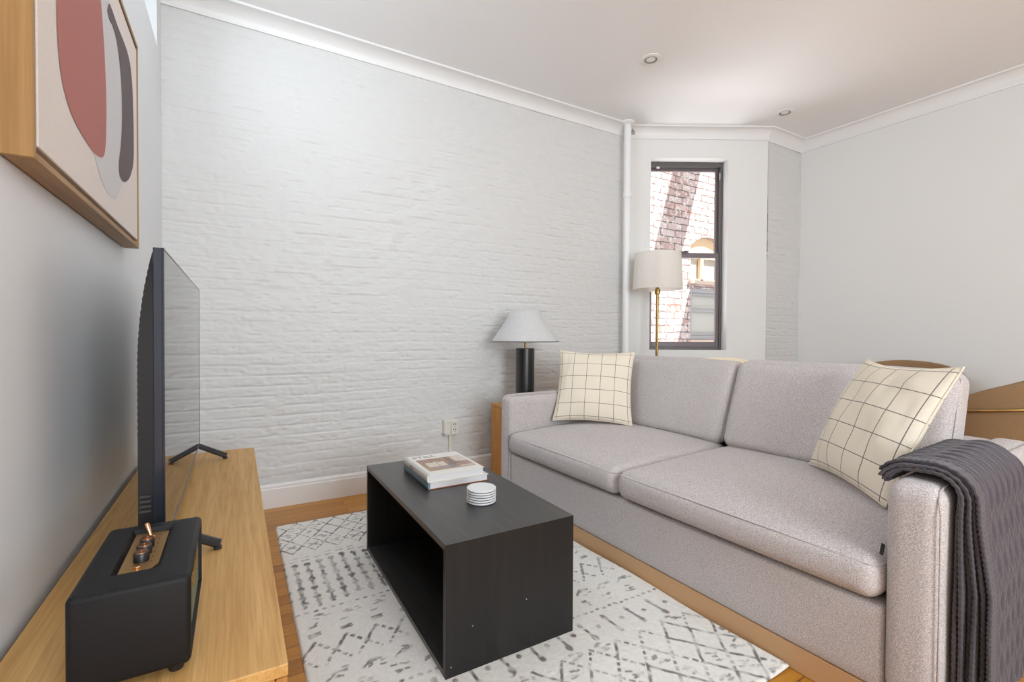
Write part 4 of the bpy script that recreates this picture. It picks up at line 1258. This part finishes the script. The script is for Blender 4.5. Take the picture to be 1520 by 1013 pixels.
tag(th, 'dark purple grey cable knit throw draped over the nearest sofa arm', 'throw')

# ------------------------------------------------------------------ side table and table lamp behind the far arm
t = thing('side_table', 'small oak side table squeezed between sofa and brick wall', 'side table', (1.90, 3.03, 0))
ox, oy, oz = t.location
EX0, EX1, EY0, EY1, EZ = 1.70, 2.12, 2.84, 3.225, 0.572
obj('top', lb((EX0, EY0, EZ - 0.022), (EX1, EY1, EZ), 0.002), M['oak_x'], t)
obj('side_panel', lb((EX0 + 0.002, EY0 + 0.002, 0.0), (EX0 + 0.022, EY1 - 0.002, EZ - 0.0245), 0.002), M['oak_z'], t)
obj('side_panel', lb((EX1 - 0.022, EY0 + 0.002, 0.0), (EX1 - 0.002, EY1 - 0.002, EZ - 0.0245), 0.002), M['oak_z'], t)
obj('back_panel', lb((EX0 + 0.022, EY1 - 0.02, 0.03), (EX1 - 0.022, EY1 - 0.004, EZ - 0.0245), 0.001), M['oak_z'], t)
obj('shelf', lb((EX0 + 0.022, EY0 + 0.004, 0.20), (EX1 - 0.022, EY1 - 0.02, 0.22), 0.001), M['oak_x'], t)
t = thing('table_lamp', 'black cylinder table lamp with grey mushroom shade on the oak side table', 'lamp', (1.885, 3.03, EZ))
obj('base', lathe([(0.069, 0.0003), (0.071, 0.002), (0.071, 0.420), (0.069, 0.422)], 40), M['black_metal'], t, True, 40)
obj('neck', lathe([(0.0085, 0.422), (0.0085, 0.530)], 14), M['brass'], t, True, 40)
sh = [(0.254, 0.475), (0.252, 0.479), (0.230, 0.510), (0.205, 0.545), (0.178, 0.583), (0.155, 0.618), (0.138, 0.648), (0.124, 0.674), (0.108, 0.695), (0.092, 0.708), (0.07, 0.714), (0.03, 0.716)]
ins = [(r - 0.004, z - 0.003) for r, z in sh][::-1]
obj('lamp_shade', lathe(sh + [(0.026, 0.714)] + ins[1:], 48, False, False), M['linen_grey'], t, True, 50)
obj('shade_rim', tube([(0.253 * math.cos(a), 0.253 * math.sin(a), 0.4745) for a in np.linspace(0, 2 * PI, 48, endpoint=False)], 0.0022, 6, True), M['dark_slot'], t, True)
obj('shade_spider', join(*[tube([(0, 0, 0.527), (0.243 * math.cos(a), 0.243 * math.sin(a), 0.482)], 0.0018, 6) for a in (0.5, 0.5 + 2 * PI / 3, 0.5 + 4 * PI / 3)]), M['brass'], t)

# ------------------------------------------------------------------ floor lamp
t = thing('floor_lamp', 'brass floor lamp with white drum shade standing before the window', 'lamp', (3.215, 2.965, 0))
obj('base', lathe([(0.13, 0.0003), (0.13, 0.010), (0.12, 0.016), (0.02, 0.020)], 40), M['brass'], t, True, 40)
obj('pole', lathe([(0.0125, 0.018), (0.0125, 1.47)], 16), M['brass'], t, True, 40)
obj('socket', lathe([(0.014, 1.455), (0.024, 1.460), (0.024, 1.505), (0.016, 1.510), (0.016, 1.56)], 20), M['brass'], t, True, 40)
sh = [(0.213, 1.500), (0.196, 1.818)]
obj('lamp_shade', lathe(sh + [(0.193, 1.818), (0.210, 1.500)], 64, False, False), M['linen_white'], t, True, 40)
obj('shade_spider', join(*[tube([(0, 0, 1.555), (0.205 * math.cos(a), 0.205 * math.sin(a), 1.585)], 0.002, 6) for a in (0.2, 0.2 + 2 * PI / 3, 0.2 + 4 * PI / 3)]), M['brass'], t)
obj('bulb', lathe([(0.012, 1.558), (0.018, 1.575), (0.030, 1.605), (0.032, 1.625), (0.024, 1.648), (0.008, 1.658)], 20), M['lens'], t, True)

# ------------------------------------------------------------------ power outlet with its riser
t = thing('wall_outlet', 'ivory surface mounted power outlet with conduit on the brick wall', 'outlet', (1.395, YB - 0.004, 0.40))
def ob_(a, b, bev=0.003):
    return box((a[0] - 1.395, a[1] - YB + 0.004, a[2] - 0.40), (b[0] - 1.395, b[1] - YB + 0.004, b[2] - 0.40), bev, 2)
obj('box', ob_((1.335, YB - 0.045, 0.350), (1.455, YB + 0.006, 0.455), 0.005), M['outlet'], t)
pl_ = obj('plate', join(ob_((1.338, YB - 0.052, 0.345), (1.386, YB - 0.0455, 0.452), 0.003), ob_((1.388, YB - 0.054, 0.345), (1.448, YB - 0.0455, 0.452), 0.004)), M['outlet'], t)
sl = []
for z in (0.418, 0.376):
    for x in (1.405, 1.421):
        sl.append(ob_((x, YB - 0.0552, z), (x + 0.005, YB - 0.0535, z + 0.014), 0))
    sl.append(ob_((1.412, YB - 0.0552, z - 0.012), (1.418, YB - 0.0535, z - 0.006), 0))
obj('socket_slot', join(*sl), M['dark_slot'], pl_)
for z in (0.435, 0.362):
    obj('screw', move(xf(lathe([(0.004, 0), (0.003, 0.0015)], 10), Matrix.Rotation(PI / 2, 4, 'X')), (1.362 - 1.395, -0.0478, z - 0.40)), M['chrome'], pl_)
obj('conduit', box((-0.012, -0.020, 0.149 - 0.40), (0.014, 0.006, 0.350 - 0.40), 0.005, 2), M['outlet'], t)

# ------------------------------------------------------------------ dining chairs behind the sofa
def shell(n=48, R=0.300, htop=0.905, hbot=0.50, th=0.040, span=125):
    V, F = [], []
    m = 12
    for i in range(n + 1):
        f = -1 + 2 * i / n
        a = math.radians(span) * f
        zt = htop - 0.205 * abs(f) ** 2.0 * (1.0 if abs(f) < 1 else 1)
        ring = []
        endt = 1 - max(0, (abs(f) - 0.93) / 0.07) * 0.5
        tt = th * endt
        # closed section: outer wall up, rounded top, inner wall down
        sec = [(0.0, 0), (0.012, 0.0), (0.030, 0.45), (0.036, 0.8), (0.037, 0.94), (0.030, 0.985), (0.016, 1.0), (0.002, 0.985), (-0.004, 0.94), (-0.006, 0.8), (-0.012, 0.45), (-0.020, 0.0)]
        for q, s in sec:
            rr_ = R + q * tt / 0.04 - (0.0 if s < 0.5 else 0)
            ring.append((rr_ * math.sin(a), -rr_ * math.cos(a) * 0.97, hbot + (zt - hbot) * s))
        V += ring
    k = 12
    for i in range(n):
        for j in range(k):
            j2 = (j + 1) % k
            F.append((i * k + j, i * k + j2, (i + 1) * k + j2, (i + 1) * k + j))
    F.append(tuple(range(k))); F.append(tuple(n * k + j for j in range(k)))
    return V, F
def make_chair(label, mat, loc, rz):
    t = thing('dining_chair', label, 'chair', loc, rz, 'barrel back dining chairs behind the sofa')
    obj('backrest', shell(), mat, t, True, 60)
    obj('seat', lathe([(0.10, 0.462), (0.262, 0.462), (0.285, 0.478), (0.287, 0.505), (0.276, 0.528), (0.24, 0.542), (0.10, 0.548)], 40), mat, t, True, 50)
    pts = [(0.345 * math.sin(a), -0.345 * math.cos(a) * 0.97, 0.672 + 0.05 * math.cos(a)) for a in np.radians(np.linspace(-118, 118, 40))]
    obj('rail', tube(pts, 0.0085, 10), M['brass'], t, True)
    for k_, (a, top_) in enumerate(((52, 0.70), (-52, 0.70), (128, 0.47), (-128, 0.47))):
        a = math.radians(a); r0 = 0.345 if top_ > 0.6 else 0.26
        pts = [(r0 * math.sin(a), -r0 * math.cos(a) * 0.97, top_), ((r0 + 0.002) * math.sin(a), -(r0 + 0.002) * math.cos(a) * 0.97, 0.46), ((r0 + 0.03) * math.sin(a), -(r0 + 0.03) * math.cos(a) * 0.97, 0.0)]
        obj('leg', tube(pts, [0.013, 0.013, 0.008], 10), M['brass'], t, True, 50)
    return t
# the local back of a chair points to -y
make_chair('pale toned upholstered chair whose rim peeks over the sofa below the window', M['cream'], (3.48, 2.485, 0), math.radians(126))
make_chair('tan upholstered chair by the right wall, only its rounded back top showing above the sofa', M['tan'], (4.45, 1.60, 0), math.radians(110))
make_chair('tan barrel chair with brass rail beside the sofa end with the throw', M['tan'], (4.10, 0.99, 0), math.radians(4))

# ------------------------------------------------------------------ light
def area(name, loc, target, sx, sy, power, col=(1, 1, 1), spread=180):
    l = bpy.data.lights.new(name, 'AREA'); l.shape = 'RECTANGLE'; l.size = sx; l.size_y = sy; l.energy = power; l.color = col
    l.spread = math.radians(spread)
    o = bpy.data.objects.new(name, l); COL.objects.link(o); o.location = loc
    d = Vector(target) - Vector(loc); o.rotation_euler = d.to_track_quat('-Z', 'Y').to_euler()
    return o
# daylight: the big rear window behind the photographer, the clerestory, and the glow thrown up from the sunlit yard
area('daylight_rear_window', (XL + 1.3, YF - 0.02, 1.72), (XL + 1.6, 1, 1.6), 1.5, 1.65, 104, (0.86, 0.945, 1.0))
area('daylight_clerestory', (XL - 0.10, 1.95, (TZ0 + TZ1) / 2), (1.2, 1.55, 2.75), 1.25, 0.24, 23, (0.80, 0.91, 1.0))
area('yard_glow', (4.02, 3.72, 0.25), (3.75, 2.0, 2.9), 0.9, 0.7, 64, (0.97, 0.98, 1.0))
s = bpy.data.lights.new('sun', 'SUN'); s.energy = 15; s.angle = math.radians(0.6); s.color = (1.0, 0.95, 0.90)
so = bpy.data.objects.new('sun', s); COL.objects.link(so)
so.rotation_euler = Vector((-0.30, 0.62, -0.95)).to_track_quat('-Z', 'Y').to_euler()

w = bpy.data.worlds.new('world'); SC.world = w; w.use_nodes = True
nt = w.node_tree; bg = nt.nodes['Background']
bg.inputs[0].default_value = (0.90, 0.955, 1.0, 1); bg.inputs[1].default_value = 1.4

# ------------------------------------------------------------------ view
SC.view_settings.view_transform = 'Standard'
SC.view_settings.look = 'None'
SC.view_settings.gamma = 1
SC.view_settings.use_curve_mapping = False
SC.view_settings.exposure = 0.12
cy_ = SC.cycles
cy_.use_denoising = True
try:
    cy_.denoiser = 'OPENIMAGEDENOISE'
except Exception:
    pass
cy_.max_bounces = 10; cy_.diffuse_bounces = 7; cy_.glossy_bounces = 4; cy_.transparent_max_bounces = 8
cy_.sample_clamp_indirect = 6.0
cy_.caustics_reflective = False; cy_.caustics_refractive = False
